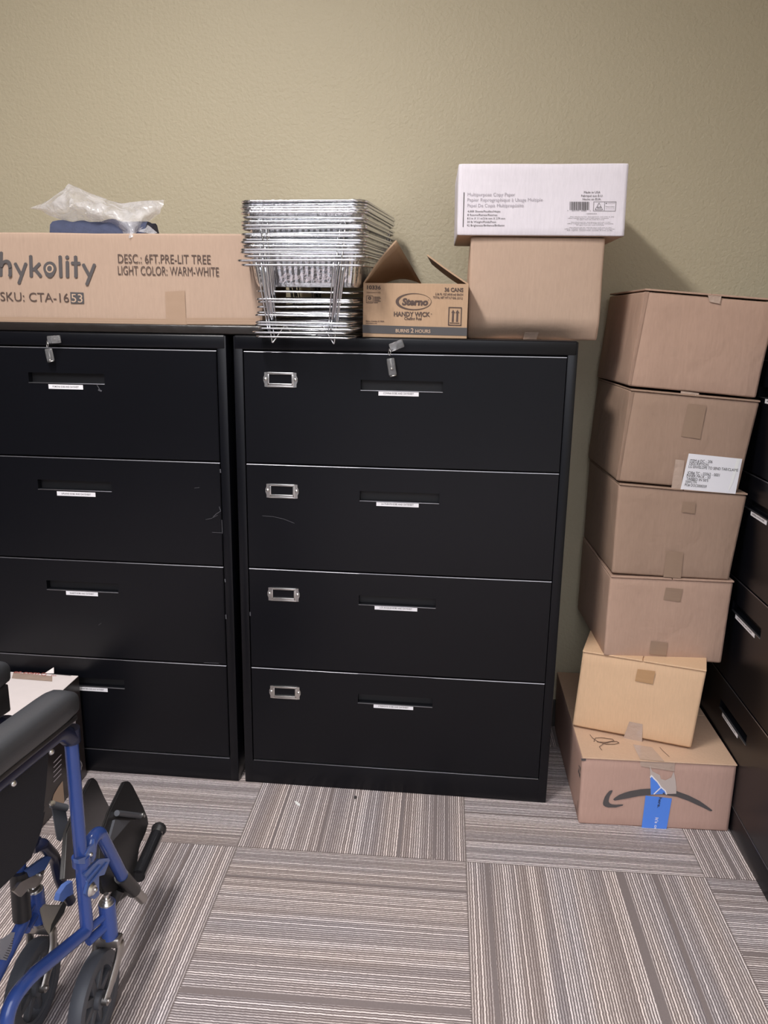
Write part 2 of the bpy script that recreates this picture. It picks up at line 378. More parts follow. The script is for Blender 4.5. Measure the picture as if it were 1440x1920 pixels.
# ================================================================== FILING CABINETS
CW, CH, CD = .9144, 1.3442, .457
DZ = [1.3036, .9963, .692, .385, .0807]
def cabinet(label, loc, rz, labels, holders, lock_x=.435, scratches=()):
    t_ = thing('filing_cabinet', label, 'filing cabinet', loc, (0, 0, rz))
    b = BM()
    box(b, (0, 0, 0), (.0262, CD, CH-.002), bev=.003); box(b, (CW-.0262, 0, 0), (CW, CD, CH-.002), bev=.003)
    box(b, (.002, -.001, CH-.0385), (CW-.002, CD, CH), bev=.005, seg=3)
    box(b, (.02, .0005, 0), (CW-.02, CD, .0765), bev=.003)
    box(b, (.0285, -.0012, .0765), (CW-.027, .02, .0788), 3, .0012)  # added strip, coloured as a highlight above the base
    box(b, (.02, CD-.01, .06), (CW-.02, CD, CH-.03)); box(b, (.024, .03, .06), (CW-.024, .045, CH-.03), 1)
    cyl(b, (lock_x, .005, CH-.0205), (lock_x, -.006, CH-.0205), .0085, 18, 2)
    mesh_obj('cabinet_body', b, ['black_metal', 'black_in', 'nickel', 'edge_glint'], t_, smooth=40)
    for k in range(4):
        zt, zb = DZ[k]-.0006, DZ[k+1]+.0030
        x0, x1 = .0292, CW-.0277
        h0, h1 = .348, .568; ht = DZ[k]-(.0705 if k == 0 else .067); hb = ht-.0275
        b = BM(); F = -.0022
        # front sheet with a rectangular hole for the recessed pull
        xs, zs = [x0, h0, h1, x1], [zb, hb, ht, zt]
        g = [[b.verts.new((x, F, z)) for z in zs] for x in xs]
        for i in range(3):
            for j in range(3):
                if (i, j) != (1, 1): b.faces.new((g[i][j], g[i+1][j], g[i+1][j+1], g[i][j+1]))
        e = bmesh.ops.extrude_edge_only(b, edges=[e_ for e_ in b.edges if e_.is_boundary and not (e_.verts[0].co.x in (h0, h1) and False)])
        outer = []
        for v_ in [q for q in e['geom'] if isinstance(q, bmesh.types.BMVert)]:
            inner = h0-1e-5 <= v_.co.x <= h1+1e-5 and hb-1e-5 <= v_.co.z <= ht+1e-5
            v_.co.y = F+.022
        pocket = [v_ for v_ in b.verts if abs(v_.co.y-F-.022) < 1e-5 and h0-1e-5 <= v_.co.x <= h1+1e-5 and hb-1e-5 <= v_.co.z <= ht+1e-5]
        outerb = [v_ for v_ in b.verts if abs(v_.co.y-F-.022) < 1e-5 and v_ not in pocket]
        es = [e_ for e_ in b.edges if abs(e_.verts[0].co.y-F) < 1e-5 and abs(e_.verts[1].co.y-F) < 1e-5 and
              ((abs(e_.verts[0].co.x-e_.verts[1].co.x) < 1e-6 and e_.verts[0].co.x in (xs[0], xs[3])) or
               any(abs(e_.verts[0].co.x-q) < 1e-5 and abs(e_.verts[1].co.x-q) < 1e-5 for q in (x0, x1)) or
               any(abs(e_.verts[0].co.z-q) < 1e-5 and abs(e_.verts[1].co.z-q) < 1e-5 for q in (zb, zt)))]
        es_top = [e_ for e_ in es if all(abs(v_.co.z-zt) < 1e-5 for v_ in e_.verts)]
        es_oth = [e_ for e_ in es if e_ not in es_top]
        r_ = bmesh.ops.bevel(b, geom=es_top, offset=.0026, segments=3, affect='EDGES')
        for f in r_['faces']: f.material_index = 1  # top bevel takes the pale colour, a painted highlight
        es_oth = [e_ for e_ in b.edges if abs(e_.verts[0].co.y-F) < 1e-5 and abs(e_.verts[1].co.y-F) < 1e-5 and
                  (all(abs(v_.co.x-x0) < 1e-5 for v_ in e_.verts) or all(abs(v_.co.x-x1) < 1e-5 for v_ in e_.verts) or all(abs(v_.co.z-zb) < 1e-5 for v_ in e_.verts))]
        bmesh.ops.bevel(b, geom=es_oth, offset=.0016, segments=2, affect='EDGES')
        if scratches and scratches[k]:          # chipped and scratched paint, part of the drawer's surface
            ps_ = Plane((0, loc[1]+F, 0), (0, -1, 0)); old = set(b.verts)
            for pts, wd in scratches[k]: flat_line(b, pts, ps_, wd, 2, .0003)
            bmesh.ops.translate(b, verts=[v_ for v_ in b.verts if v_ not in old], vec=-V(loc))
        d = mesh_obj('drawer', b, ['black_metal', 'edge_glint', 'scratch'], t_, smooth=40)
        b = BM(); box(b, (h0-.001, F+.021, hb-.001), (h1+.001, F+.024, ht+.001), 0)
        box(b, (h0-.0005, F-.0022, hb-.0018), (h1+.0005, F+.004, hb+.0005), 1, .001)  # lip below the pull, its highlight put into the colour
        mesh_obj('handle_recess', b, ['black_in', 'edge_glint'], d, smooth=40)
        if holders:
            hx0, hx1 = .0855, .1735; z1 = DZ[k]-.055; z0 = z1-.0405
            b = BM(); y0, y1 = F-.0005, F-.0045
            for (a0, a1, c0, c1, yy) in ((hx0+.008, hx1-.008, z1-.006, z1, y1), (hx0+.008, hx1-.008, z0, z0+.0045, y1+.0015), (hx0+.009, hx1-.009, z0+.0055, z0+.0105, y1),
                                (hx0+.008, hx0+.0135, z0+.004, z1-.003, y1), (hx1-.0135, hx1-.008, z0+.004, z1-.003, y1)):
                box(b, (a0, yy, c0), (a1, y0, c1), 0, .001)
            for sx, xc in ((-1, hx0+.004), (1, hx1-.004)):
                pts = [(xc-sx*.006, z0), (xc+sx*.004, z0+.001), (xc+sx*.004, z0+.009), (xc+sx*.007, z0+.017), (xc+sx*.007, z0+.025), (xc+sx*.004, z0+.032), (xc+sx*.004, z1-.001), (xc-sx*.006, z1)]
                poly(b, [(x, y0, z) for x, z in pts], 0, (0, -1, 0), .002)
                ball(b, (xc+sx*.001, y0-.002, z0+.021), .0048, 0, (1, .6, 1))
            mesh_obj('label_holder', b, 'nickel', d, smooth=35)
        s_, lx0, lx1, lz, rot = labels[k]
        b = BM(); zt_ = hb-lz; hgt = .0125
        box(b, (lx0, F-.0011, zt_-hgt), (lx1, F-.0004, zt_), 0)
        put_text(b, s_, V((lx0+(lx1-lx0)*.12, F-.0013, zt_-hgt*.67)), V((1, 0, 0)), V((0, 0, 1)), (lx1-lx0)*.76, hgt*.36, 1, bold=.01)
        mesh_obj('drawer_label', b, ['white', 'ink'], d)
    return t_
EOB = ' EOBS AND DAYSHEET'
cabinet('black four-drawer lateral filing cabinet with metal label frames, in the middle of the wall', (0, 0, 0), 0,
        [('COVINA'+EOB, .3964, .5042, .0005, 0), ('LA PUENTE'+EOB, .3949, .5121, .0005, 0), ('LOS ANGELES'+EOB, .394, .516, .0002, 0), ('LYNWOOD'+EOB, .395, .512, .0003, 0)], True,
        scratches=[None, [([(492, 967), (512, 968.5), (532, 973), (552, 981)], .7)], [([(469, 1148), (469.3, 1154)], 2)], None])
LX = -.934
cabinet('black four-drawer filing cabinet without label frames, behind the wheelchair, under the long tree carton', (LX, 0, 0), 0,
        [('POMONA'+EOB, .405, .505, .004, 0), ('UPLAND'+EOB, .404, .519, .005, 0), ('DUARTE'+EOB, .407, .505, .002, 0), ('WHITTIER'+EOB, .418, .514, .002, 0)], False,
        scratches=[[([(182, 722), (187, 730)], 1.2), ([(185, 731), (190, 733)], 3)],
                   [([(411, 950), (414, 958), (405, 964), (400, 969)], 1.0), ([(386, 974), (396, 972), (408, 966)], .7), ([(398, 998), (416, 999)], .8), ([(413, 880), (413.5, 886)], 2), ([(365, 915), (374, 914)], .7), ([(416, 975), (417, 1000)], 1)],
                   [([(422, 1086), (422.5, 1091)], 2.2), ([(423.5, 1153), (424, 1160)], 2), ([(383, 1242.5), (410, 1243.5)], .9), ([(185, 1172), (190, 1168)], .7)], None])
cabinet('black filing cabinet facing sideways at the right edge, beside the carton stack', (1.4185, .457, 0), -math.pi/2,
        [('MAYWOOD'+EOB, .40, .515, .001, 0), ('MONTEBELLO'+EOB, .40, .513, .001, 0), ('NORWALK'+EOB, .383, .532, .001, 0), ('PARAMOUNT'+EOB, .377, .508, .001, 0)], False)
# keys hanging in the locks
def keys(label, lx, ang, tip):
    z = CH-.0205; org = (lx, -.012, z)
    t_ = thing('cabinet_key', label, 'key', org, group='keys in the cabinet locks')
    b = BM(); c, s = math.cos(ang), math.sin(ang)
    cyl(b, (lx, -.0065, z), (lx, -.012, z), .003, 10)
    mesh_obj('key_blade', b, 'nickel', t_, org)
    def headmesh(cx, cz, ax, L, Wd, y):
        b = BM(); X = V((math.cos(ax), 0, math.sin(ax))); Z = V((-math.sin(ax), 0, math.cos(ax)))
        c8 = [V((cx, y, cz))+X*i*L/2+V((0, j*.0035, 0))+Z*k*Wd/2 for i in (-1, 1) for j in (1, -1) for k in (-1, 1)]
        hexa(b, c8, 0, .003, 3); return b
    mesh_obj('key_head', headmesh(lx+.004*c, z+.004*s, ang, .038, .021, -.017), 'clear', t_, org, 40)
    hook = V((lx-.012*c-.004, -.018, z-.012*s-.009)); low = V(tip)
    b = BM(); m_ = (hook+low)*.5
    tube(b, [hook+V((0, 0, .006)), hook+V((.004, -.002, -.002)), hook+V((.002, 0, -.012)), hook+V((-.003, .002, -.008))], .0011, 6, True)
    mesh_obj('key_ring', b, 'nickel', t_, org)
    a2 = math.atan2(low.z-hook.z, low.x-hook.x); mid = hook+(low-hook)*.62
    kk = mesh_obj('spare_key', headmesh(mid.x, mid.z, a2, (low-hook).length*.68, .021, -.018), 'clear', t_, org, 40)
    b = BM(); d = (low-hook).normalized()
    tube(b, [hook+d*.02+V((0, -.001, 0)), hook+d*.05+V((0, -.001, 0))], .0028, 6, flat=.5); ball(b, hook+d*.046+V((0, -.004, 0)), .0035)
    tube(b, [low+V((-.008, -.004, 0)), low+V((.009, -.004, .004))], .0016, 6)
    mesh_obj('key_blade', b, 'nickel', kk, org)
keys('clear-headed keys hanging in the lock of the middle cabinet', .440, .38, UY(737, 706, -.018))
keys('clear-headed keys hanging in the lock of the left cabinet', LX+.435, .08, UY(96, 679, -.018))
# ================================================================== CARTONS
def carton_body(c8, mats=('card',), n=8, amp=.0007, bulge=.0, deform=None, bev=.0035, seed=0, matfn=None):
    """c8 from hexa order; returns bmesh of a slightly battered closed carton"""
    b = BM()
    def P3(u, v, w_):
        c = [V(q) for q in c8]
        lo = (c[0]*(1-w_)+c[1]*w_)*(1-v)+(c[2]*(1-w_)+c[3]*w_)*v
        hi = (c[4]*(1-w_)+c[5]*w_)*(1-v)+(c[6]*(1-w_)+c[7]*w_)*v
        return lo*(1-u)+hi*u
    ctr = P3(.5, .5, .5); cache = {}
    # parameter samples: fine near the edges for rounding
    e = .022; ps = [0, e]+[e+(1-2*e)*i/n for i in range(1, n)]+[1-e, 1]
    def vert(i, j, k):
        if (i, j, k) in cache: return cache[i, j, k]
        u, v, w_ = ps[i], ps[j], ps[k]; p = P3(u, v, w_)
        ext = [q in (0, len(ps)-1) for q in (i, j, k)]; ne = sum(ext)
        if ne >= 2:   # round the edges a little
            p = p+(ctr-p).normalized()*bev*(.5 if ne == 2 else .9)
        nz = noise.noise_vector(p*7+V((seed, seed*2, 0)))*amp*2
        if bulge:
            f = [16*q*(1-q)*r*(1-r) for q, r in ((v, w_), (u, w_), (u, v))]
            d = P3(min(1, u+.01), v, w_)-P3(max(0, u-.01), v, w_)
            if ext[0]: nz += V((-1 if i == 0 else 1, 0, 0))*bulge*f[0]
            if ext[1]: nz += V((0, -1 if j == 0 else 1, 0))*bulge*f[1]
        p = p+nz
        if deform: p = deform(p, u, v, w_)
        cache[i, j, k] = b.verts.new(p); return cache[i, j, k]
    N = len(ps)-1
    for a in range(N):
        for c_ in range(N):
            for side in (0, N):
                for ax in range(3):
                    q = [(a, c_), (a+1, c_), (a+1, c_+1), (a, c_+1)]
                    ids = [(side, s, r) if ax == 0 else (s, side, r) if ax == 1 else (s, r, side) for s, r in q]
                    f = b.faces.new([vert(*i_) for i_ in ids]); f.smooth = True
                    if matfn: f.material_index = matfn(ax, side)
    return b
def slab_on(p00, p10, p11, p01, th, mat=0, b=None, bev=.0012):
    """thin board with given top quad corners, thickness th downwards"""
    b = b or BM(); dz = V((0, 0, -th))
    c = [V(p00)+dz, V(p00), V(p01)+dz, V(p01), V(p10)+dz, V(p10), V(p11)+dz, V(p11)]
    hexa(b, c, mat, bev, 2); return b
def strip(b, pts_l, pts_r, mat=0):
    L = [b.verts.new(p) for p in pts_l]; R = [b.verts.new(p) for p in pts_r]
    for i in range(len(L)-1):
        f = b.faces.new((L[i], R[i], R[i+1], L[i+1])); f.material_index = mat
def quad_tape(b, pxs, pl, mat=0, off=.0030):
    """tape patch with a few cross wrinkles"""
    (a, c, d, e) = pxs; n = 7; prev = None
    for i in range(n+1):
        s = i/n; l = (a[0]+(e[0]-a[0])*s, a[1]+(e[1]-a[1])*s); r = (c[0]+(d[0]-c[0])*s, c[1]+(d[1]-c[1])*s)
        o_ = off+.0001*math.sin(i*2.3)
        cur = [b.verts.new(pl.at(*l, o_)), b.verts.new(pl.at(*r, o_+.0003))]
        if prev:
            f = b.faces.new((prev[0], prev[1], cur[1], cur[0])); f.material_index = mat
        prev = cur
# ---- the leaning stack of six cartons
def front_plane(bl, br):
    d = (br-bl); d.z = 0
    return Plane(bl, V((d.y, -d.x, 0)) if (V((d.y, -d.x, 0)).dot(CO-bl) > 0) else V((-d.y, d.x, 0)))
def stack_carton(label, mat, pl, bl, br, tl, tr, depth, ztop_back, zbot_back, top_gap, tapes, seed, glue=False, backshift=0.0, bulge=.0012, flap_lift=0.0, group=None, extra=None):
    BL, BR, TL, TR = (pl.at(*q) for q in (bl, br, tl, tr))
    back = -pl.n*depth + V((backshift, 0, 0))
    org = (BL+BR)*.5+back*.5; org.z = min(BL.z, BR.z)
    t_ = thing('cardboard_box', label, 'box', org, group=group)
    th = .0045
    dn = V((0, 0, -th-top_gap))
    bk = lambda p, z: V((p.x+back.x, p.y+back.y, z if z is not None else p.z))
    c8 = [BL, TL+dn, bk(BL, BL.z+(zbot_back or 0)), bk(TL, TL.z+ztop_back)+dn, BR, TR+dn, bk(BR, BR.z+(zbot_back or 0)), bk(TR, TR.z+ztop_back)+dn]
    mesh_obj('carton_body', carton_body(c8, seed=seed, bulge=bulge, amp=.0005), mat, t_, org)
    # two top flaps meeting along the middle, their cut edges showing at the front
    m0, m1 = TL.lerp(TR, .5), bk(TL, TL.z+ztop_back).lerp(bk(TR, TR.z+ztop_back), .5)
    ov = pl.n*.004; g = (TR-TL).normalized()*.0012
    lift = V((0, 0, flap_lift))
    b = slab_on(TL+ov, m0+ov-g, m1-g, bk(TL, TL.z+ztop_back), th); mesh_obj('top_flap', b, mat, t_, org)
    b = slab_on(m0+ov+g, TR+ov+lift, bk(TR, TR.z+ztop_back)+lift*.3, m1+g, th); mesh_obj('top_flap', b, mat, t_, org)
    for nm, mt, px4 in tapes:
        b = BM(); quad_tape(b, px4, pl); mesh_obj(nm, b, mt, t_, org)
    if glue:
        b = BM(); a0 = [pl.at(*q, .0012) for q in ((tl[0]+7, tl[1]+6), (bl[0]+4, bl[1]-3))]; a1 = [pl.at(*q, .0045) for q in ((tl[0]-2, tl[1]+6), (bl[0]-2, bl[1]-3))]
        strip(b, a0, a1); mesh_obj('glue_joint', b, mat, t_, org)
    if extra: extra(t_, pl, org)
    return t_
# floor carton with the curved arrow
AX0, AX1, AYF, AZ = .9935, 1.4115, -.0900, .2125
pl1 = Plane((AX0, AYF, 0), V((.03, -1, 0)))
c = [pl1.at(*q) for q in ((1084.2, 1547), (1368.5, 1562.5), (1088.5, 1421), (1381.7, 1435))]
c[0].z = c[1].z = 0.001; c[2].z = c[3].z = AZ; c[2].x = c[0].x-.004; c[3].x = min(c[3].x, 1.4145); c[1].x = min(c[1].x, 1.4145)
org = V((1.2, .18, 0)); D1 = .555
t_ = thing('delivery_box', 'flat brown carton with black curved arrow and torn blue tape, bottom of the stack', 'box', org)
bk = V((-.006, D1, 0)); th = .004
c8 = [c[0], c[2]-V((0, 0, th)), c[0]+bk, c[2]+bk-V((0, 0, th)), c[1], c[3]-V((0, 0, th)), c[1]+bk, c[3]+bk-V((0, 0, th))]
mesh_obj('carton_body', carton_body(c8, seed=3, bulge=0, amp=.0004), 'card_floor', t_, org)
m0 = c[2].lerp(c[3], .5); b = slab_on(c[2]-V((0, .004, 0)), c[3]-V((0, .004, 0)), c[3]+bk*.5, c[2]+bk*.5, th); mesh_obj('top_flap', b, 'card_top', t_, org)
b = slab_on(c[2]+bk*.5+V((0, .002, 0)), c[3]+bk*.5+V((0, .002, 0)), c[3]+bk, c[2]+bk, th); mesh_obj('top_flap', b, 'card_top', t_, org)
K = 290/1440
q1 = lambda pts: [(1110+x*K, 1360+y*K) for x, y in pts]
b = BM()
flat_poly(b, q1([(195, 688), (215, 668), (250, 645), (300, 625), (350, 610), (450, 592), (540, 586), (610, 586), (680, 590), (790, 610), (900, 650), (1000, 700), (1060, 742), (1118, 786), (1116, 796), (1100, 796), (1020, 757), (900, 702), (790, 662), (680, 646), (610, 643), (540, 646), (440, 655), (330, 677), (210, 698)]), pl1, 0, .0016)
flat_poly(b, q1([(190, 600), (165, 605), (140, 630), (118, 662), (104, 700), (100, 722), (104, 740), (122, 754), (150, 762), (220, 762), (285, 745), (290, 734), (270, 733), (220, 736), (185, 732), (165, 724), (154, 706), (156, 685), (165, 655), (190, 612)]), pl1, 0, .0016)
side = UX  # printed marks on the left side panel
plS = Plane((c[0].x-.003, 0, 0), (-1, 0, 0))
for y0 in (-.075, -.055):
    for z0 in (.135, .155, .175):
        poly(b, [(c[0].x-.0035, y0+i, z0+j) for i, j in ((0, 0), (.014, 0), (.014, .013), (0, .013))])
poly(b, [(c[0].x-.0032, y, z) for y, z in ((-.07, .02), (-.03, .02), (-.03, .024), (-.07, .024))]); poly(b, [(c[0].x-.0032, y, z) for y, z in ((-.07, .03), (-.066, .03), (-.066, .06), (-.07, .06))])
flat_poly(b, [(1089.5, 1421.5), (1098.5, 1422), (1098.5, 1426), (1090, 1426)], pl1, 0, .0016)
mesh_obj('printed_arrow', b, 'ink_dgrey', t_, org)
b = BM(); flat_poly(b, q1([(537, 372), (560, 425), (630, 460), (640, 495), (680, 508), (735, 482), (758, 425), (775, 500), (783, 570), (782, 632), (545, 642)]), pl1, 1, .0022)
flat_poly(b, q1([(541, 478), (552, 462), (575, 492), (605, 520), (640, 570), (678, 600), (690, 632), (545, 640)]), pl1, 0, .0026)
flat_line(b, q1([(541, 478), (552, 462), (578, 492), (607, 520), (640, 570), (678, 602), (690, 634)]), pl1, 2.4, 2, .003)
flat_line(b, q1([(575, 634), (610, 600), (640, 572)]), pl1, 2.0, 2, .003)
flat_poly(b, q1([(497, 650), (620, 662), (742, 676), (715, 830), (688, 985), (600, 970), (458, 962)]), pl1, 0, .0022)
flat_line(b, q1([(470, 962), (560, 968), (600, 978)]), pl1, 1.2, 2, .003); flat_line(b, q1([(640, 975), (680, 960)]), pl1, 1.2, 2, .003)
fit_text(b, 'here.', *q1([(622, 664), (604, 760)]), 5.6, pl1, 3, .0032, bold=.012)
fit_text(b, "It's on", *q1([(588, 852), (574, 968)]), 5.6, pl1, 2, .0032, bold=.012)
fit_text(b, 's', *q1([(660, 618), (656, 634)]), 5.0, pl1, 3, .0032, bold=.012)
mesh_obj('blue_tape', b, ['blue_tape', 'tape_torn', 'white', 'ink'], t_, org)
b = BM(); quad_tape(b, q1([(440, 330), (770, 345), (765, 425), (455, 380)]), pl1, 0, .0018)
plT = Plane((0, 0, AZ+.0008), (0, 0, 1))
flat_poly(b, [(1187, 1396), (1222, 1401), (1246, 1428), (1200, 1424)], plT, 0, .0006)
mesh_obj('clear_tape', b, 'tape_lt', t_, org)
b = BM(); sc = [(295, 610), (312, 632), (345, 655), (400, 672), (455, 672), (482, 664), (468, 655), (430, 656), (385, 668), (355, 690), (372, 712)]
flat_line(b, [(1020+x/3.4286, 1200+y/3.4286) for x, y in sc], plT, .9, 0, .001)
flat_line(b, [(1020+x/3.4286, 1200+y/3.4286) for x, y in [(320, 655), (330, 632), (370, 630), (440, 640), (450, 650), (400, 660), (340, 658)]], plT, .8, 0, .001)
mesh_obj('pen_scribble', b, 'ink_brown', t_, org); b = BM()
flat_line(b, [(1020+x/3.4286, 1200+y/3.4286) for x, y in [(745, 692), (762, 712), (805, 752)]], plT, .7, 0, .001)
mesh_obj('pen_scribble', b, 'ink_brown', t_, org)
# carton 2 (yellowish, twisted)
z2 = AZ+.0035
BL, BR = UZ(1072.5, 1362, z2), UZ(1296, 1405.6, z2)
pl2 = front_plane(BL, BR)
def amber(t_, pl, org):
    b = BM(); quad_tape(b, [(1196, 1253), (1229, 1257), (1224, 1281), (1191, 1275)], pl, 0, .006); mesh_obj('amber_tape', b, 'tape_or', t_, org)
stack_carton('yellowish twisted carton with amber tape, second from the bottom of the stack', 'card_yellow', pl2, (1073, 1360), (1296, 1403), (1093, 1219), (1325, 1256), .34, .006, None, .0, 
             [('clear_tape', 'tape_lt', [(1180, 1352), (1205, 1357), (1204, 1390), (1169, 1383)])], 11, extra=amber, bulge=.003)
pF = Plane((0, .042, 0), V((.045, -1, 0)))
pl = Plane((1.06, .044, 0), V((.045, -1, 0)))
def z_of(u, v): return pl.at(u, v).z
stack_carton('plain brown carton without a label, third from the bottom of the stack', 'card_stack', pl, (1132, 1229), (1352, 1244), (1145, 1079), (1376, 1089), .40, .004, -.004, .0,
             [('tape_patch', 'tape', [(1220, 1201), (1252, 1204), (1248, 1229), (1217, 1226)]), ('tape_patch', 'tape', [(1248, 1101), (1280, 1104), (1275, 1128), (1243, 1124)])], 21)
stack_carton('plain brown carton directly under the one with the white label', 'card_stack_dull', pl, (1147, 1075), (1367, 1088), (1161, 906), (1401, 927), .40, .004, 0, .0,
             [('tape_patch', 'tape', [(1249, 1033), (1281, 1035), (1276, 1084), (1243, 1081)]), ('tape_patch', 'tape', [(1280, 940), (1304, 942), (1302, 963), (1277, 960)])], 31, flap_lift=.003)
def shiplabel(t_, pl, org):
    k = 160/1440; q = lambda x, y: (1260+x*k, 840+y*k)
    b = BM(); o_ = .0042
    flat_poly(b, [q(275, 88), q(1175, 180), q(1060, 770), q(135, 690)], pl, 0, o_)
    rows = [('ITEM # DC - 206', (290, 232), (668, 252), 48), ('DESCRIPTION', (280, 276), (600, 300), 44), ('LG ENVELOPE TO SEND TAR/CLAIMS', (268, 328), (1100, 392), 46),
            ('JOB# TC - 02062 - 0001', (245, 432), (788, 476), 48), ('INNER PACK - 50', (235, 478), (632, 515), 44), ("TABBED IN 50'S", (228, 530), (595, 566), 44), ('500/CTN', (215, 580), (400, 592), 42), ('PO# DOC0000359', (203, 634), (568, 668), 46)]
    for s_, a, e, h in rows: fit_text(b, s_, q(*a), q(*e), h*k, pl, 1, o_+.0008)
    for x, y, x2, y2 in ((1050, 170, 930, 720), ): flat_poly(b, [q(1085, 170), q(1150, 176), q(1000, 620), q(930, 740)], pl, 2, o_+.0006)
    mesh_obj('shipping_label', b, ['white', 'ink', 'scrap'], t_, org)
stack_carton('brown carton bearing a white printed shipping label, second from the top of the stack', 'card_stack_dull', pl, (1157, 902), (1384, 921), (1182, 729), (1425, 751), .40, .004, 0, .0,
             [('tape_patch', 'tape', [(1290, 757), (1324, 760), (1312, 823), (1276, 818)]), ('tape_patch', 'tape_lt', [(1266, 861), (1283, 863), (1276, 918), (1258, 915)])], 41, extra=shiplabel, glue=True)
pl6 = Plane((1.06, .046, 0), V((.045, -1, 0)))
stack_carton('brown carton with raised flap edges, topmost of the tall stack', 'card_stack', pl6, (1179, 724), (1417.5, 746), (1210, 541), (1459, 561), .40, .004, 0, .003,
             [('tape_patch', 'tape_lt', [(1326, 552), (1352, 555), (1349, 570), (1330, 566)]), ('tape_patch', 'tape_lt', [(1276, 733), (1310, 737), (1309, 744), (1275, 739)])], 51, glue=True)
# ---- plain carton under the paper carton, on the middle cabinet
plB = Plane((.63, .095, 0), (0, -1, 0))
c = [plB.at(*q) for q in ((877, 637), (1121, 637), (882.5, 445), (1135, 445))]
c[0].z = c[1].z = CH+.001; c[2].z = c[3].z = 1.6085; c[0].x -= .001
org = V((.80, .25, CH)); D = .30
t_ = thing('cardboard_box', 'plain creased brown carton under the white paper carton, on the middle cabinet', 'box', org)
def crush(p, u, v, w_):
    if v < .03 and w_ < .158:   # bottom front edge is pushed in along a crease
        p.y += .042*(1-w_/.158)*(.35+.65*math.sin(math.pi*min(1, max(0, u*.8+.15))))
    if v < .5 and u < .1 and .1 < w_ < .6: p.y += .002
    return p
c8 = [c[0], c[2], c[0]+V((0, D, 0)), c[2]+V((0, D, 0)), c[1], c[3], c[1]+V((0, D, 0)), c[3]+V((0, D, 0))]
mesh_obj('carton_body', carton_body(c8, n=14, seed=61, bulge=.006, deform=crush, amp=.001), 'card', t_, org)
b = BM(); plB2 = Plane((.63, .122, CH+.012), (0, -1, -.75)); quad_tape(b, [(984, 622), (1010, 622), (1005, 637), (980, 637)], plB2, 0, .002); mesh_obj('clear_tape', b, 'tape_lt', t_, org)
# ---- white copy-paper carton
plW = Plane((.60, .080, 0), (0.0, -1, 0))
c = [plW.at(*q) for q in ((857, 442), (1171, 442), (860, 308), (1180, 306))]
zb = 1.6105; c[0].z = c[1].z = zb; c[2].z = c[3].z = 1.7865
org = V((.80, .22, zb)); bkl, bkr = V((-.012, .285, 0)), V((-.012, .285, 0))
t_ = thing('paper_box', 'white copy-paper carton on top of the plain brown carton', 'box', org)
c8 = [c[0], c[2], c[0]+bkl, c[2]+bkl, c[1], c[3], c[1]+bkr, c[3]+bkr]
mesh_obj('carton_body', carton_body(c8, ('paperwhite',), n=10, seed=71, amp=.0005, bulge=0, matfn=lambda ax, s: 1 if (ax == 2 and s == 0) else 0), ['paperwhite', 'card'], t_, org)
k8 = lambda x, y: (860+x/8, 340+y/8)
k9 = lambda x, y: (1030+x/9, 340+y/9)
b = BM()
flat_line(b, [k8(81, 170), k8(66, 682)], plW, 1.6, 1)
for s_, a, e, h in (('Multipurpose Copy Paper', (132, 222), (845, 222), 50), ('Papier Reprographique à Usage Multiple', (130, 302), (1258, 302), 50), ('Papel De Copia Multipropósito', (130, 388), (972, 386), 50)):
    fit_text(b, s_, k8(*a), k8(*e), h/8, plW, 0)
for s_, a, e in (('4,000 Sheets/Feuilles/Hojas', (132, 466), (625, 466)), ('8 Reams/Rames/Resmas', (130, 519), (578, 519)), ('8.5 in X 11 in/216 mm X 279 mm', (128, 571), (695, 571)), ('20 lb Weight/Poids/Peso', (125, 624), (560, 624)), ('92 Brightness/Brillance/Brillante', (122, 677), (686, 675))):
    fit_text(b, s_, k8(*a), k8(*e), 30/8, plW, 1)
mesh_obj('printed_lettering', b, ['ink_grey', 'ink_dgrey'], t_, org); b = BM()
for s_, a, e in (('Made in USA', (583, 203), (858, 203)), ('Fabriqué aux É-U.', (537, 262), (902, 262)), ('Hecho en EUA.', (560, 320), (874, 320))):
    fit_text(b, s_, k9(*a), k9(*e), 36/9, plW, 1)
x = 345; rb = random.Random(4)
while x < 665:
    wd = rb.choice((5, 8, 12, 16)); flat_poly(b, [k9(x, 345), k9(x+wd, 345), k9(x+wd-1, 488), k9(x-1, 488)], plW, 1); x += wd+rb.choice((5, 7, 10))
fit_text(b, '9', k9(303, 508), k9(316, 508), 2.2, plW, 1); fit_text(b, '44 0 171   52962', k9(375, 508), k9(625, 508), 2.2, plW, 1); fit_text(b, '2', k9(680, 508), k9(695, 508), 2.2, plW, 1)
flat_line(b, [k9(748, 345), k9(1125, 345), k9(1112, 503), k9(740, 501), k9(748, 345)], plW, .6, 1)
flat_line(b, [k9(932, 345), k9(925, 502)], plW, .6, 1)
flat_line(b, [k9(838, 365), k9(898, 480), k9(770, 480), k9(838, 365)], plW, .7, 1); fit_text(b, '60', k9(805, 462), k9(868, 462), 4.2, plW, 1)
flat_poly(b, [k9(946, 380), k9(960, 356), k9(974, 380)], plW, 1); fit_text(b, 'CAUTION', k9(980, 376), k9(1110, 376), 2.2, plW, 0)
fit_text(b, 'Heavy carton', k9(948, 436), k9(1098, 438), 2.0, plW, 1); fit_text(b, 'use two to lift', k9(948, 468), k9(1098, 470), 1.8, plW, 0)
fit_text(b, '100000004524', k9(625, 556), k9(800, 556), 1.7, plW, 1)
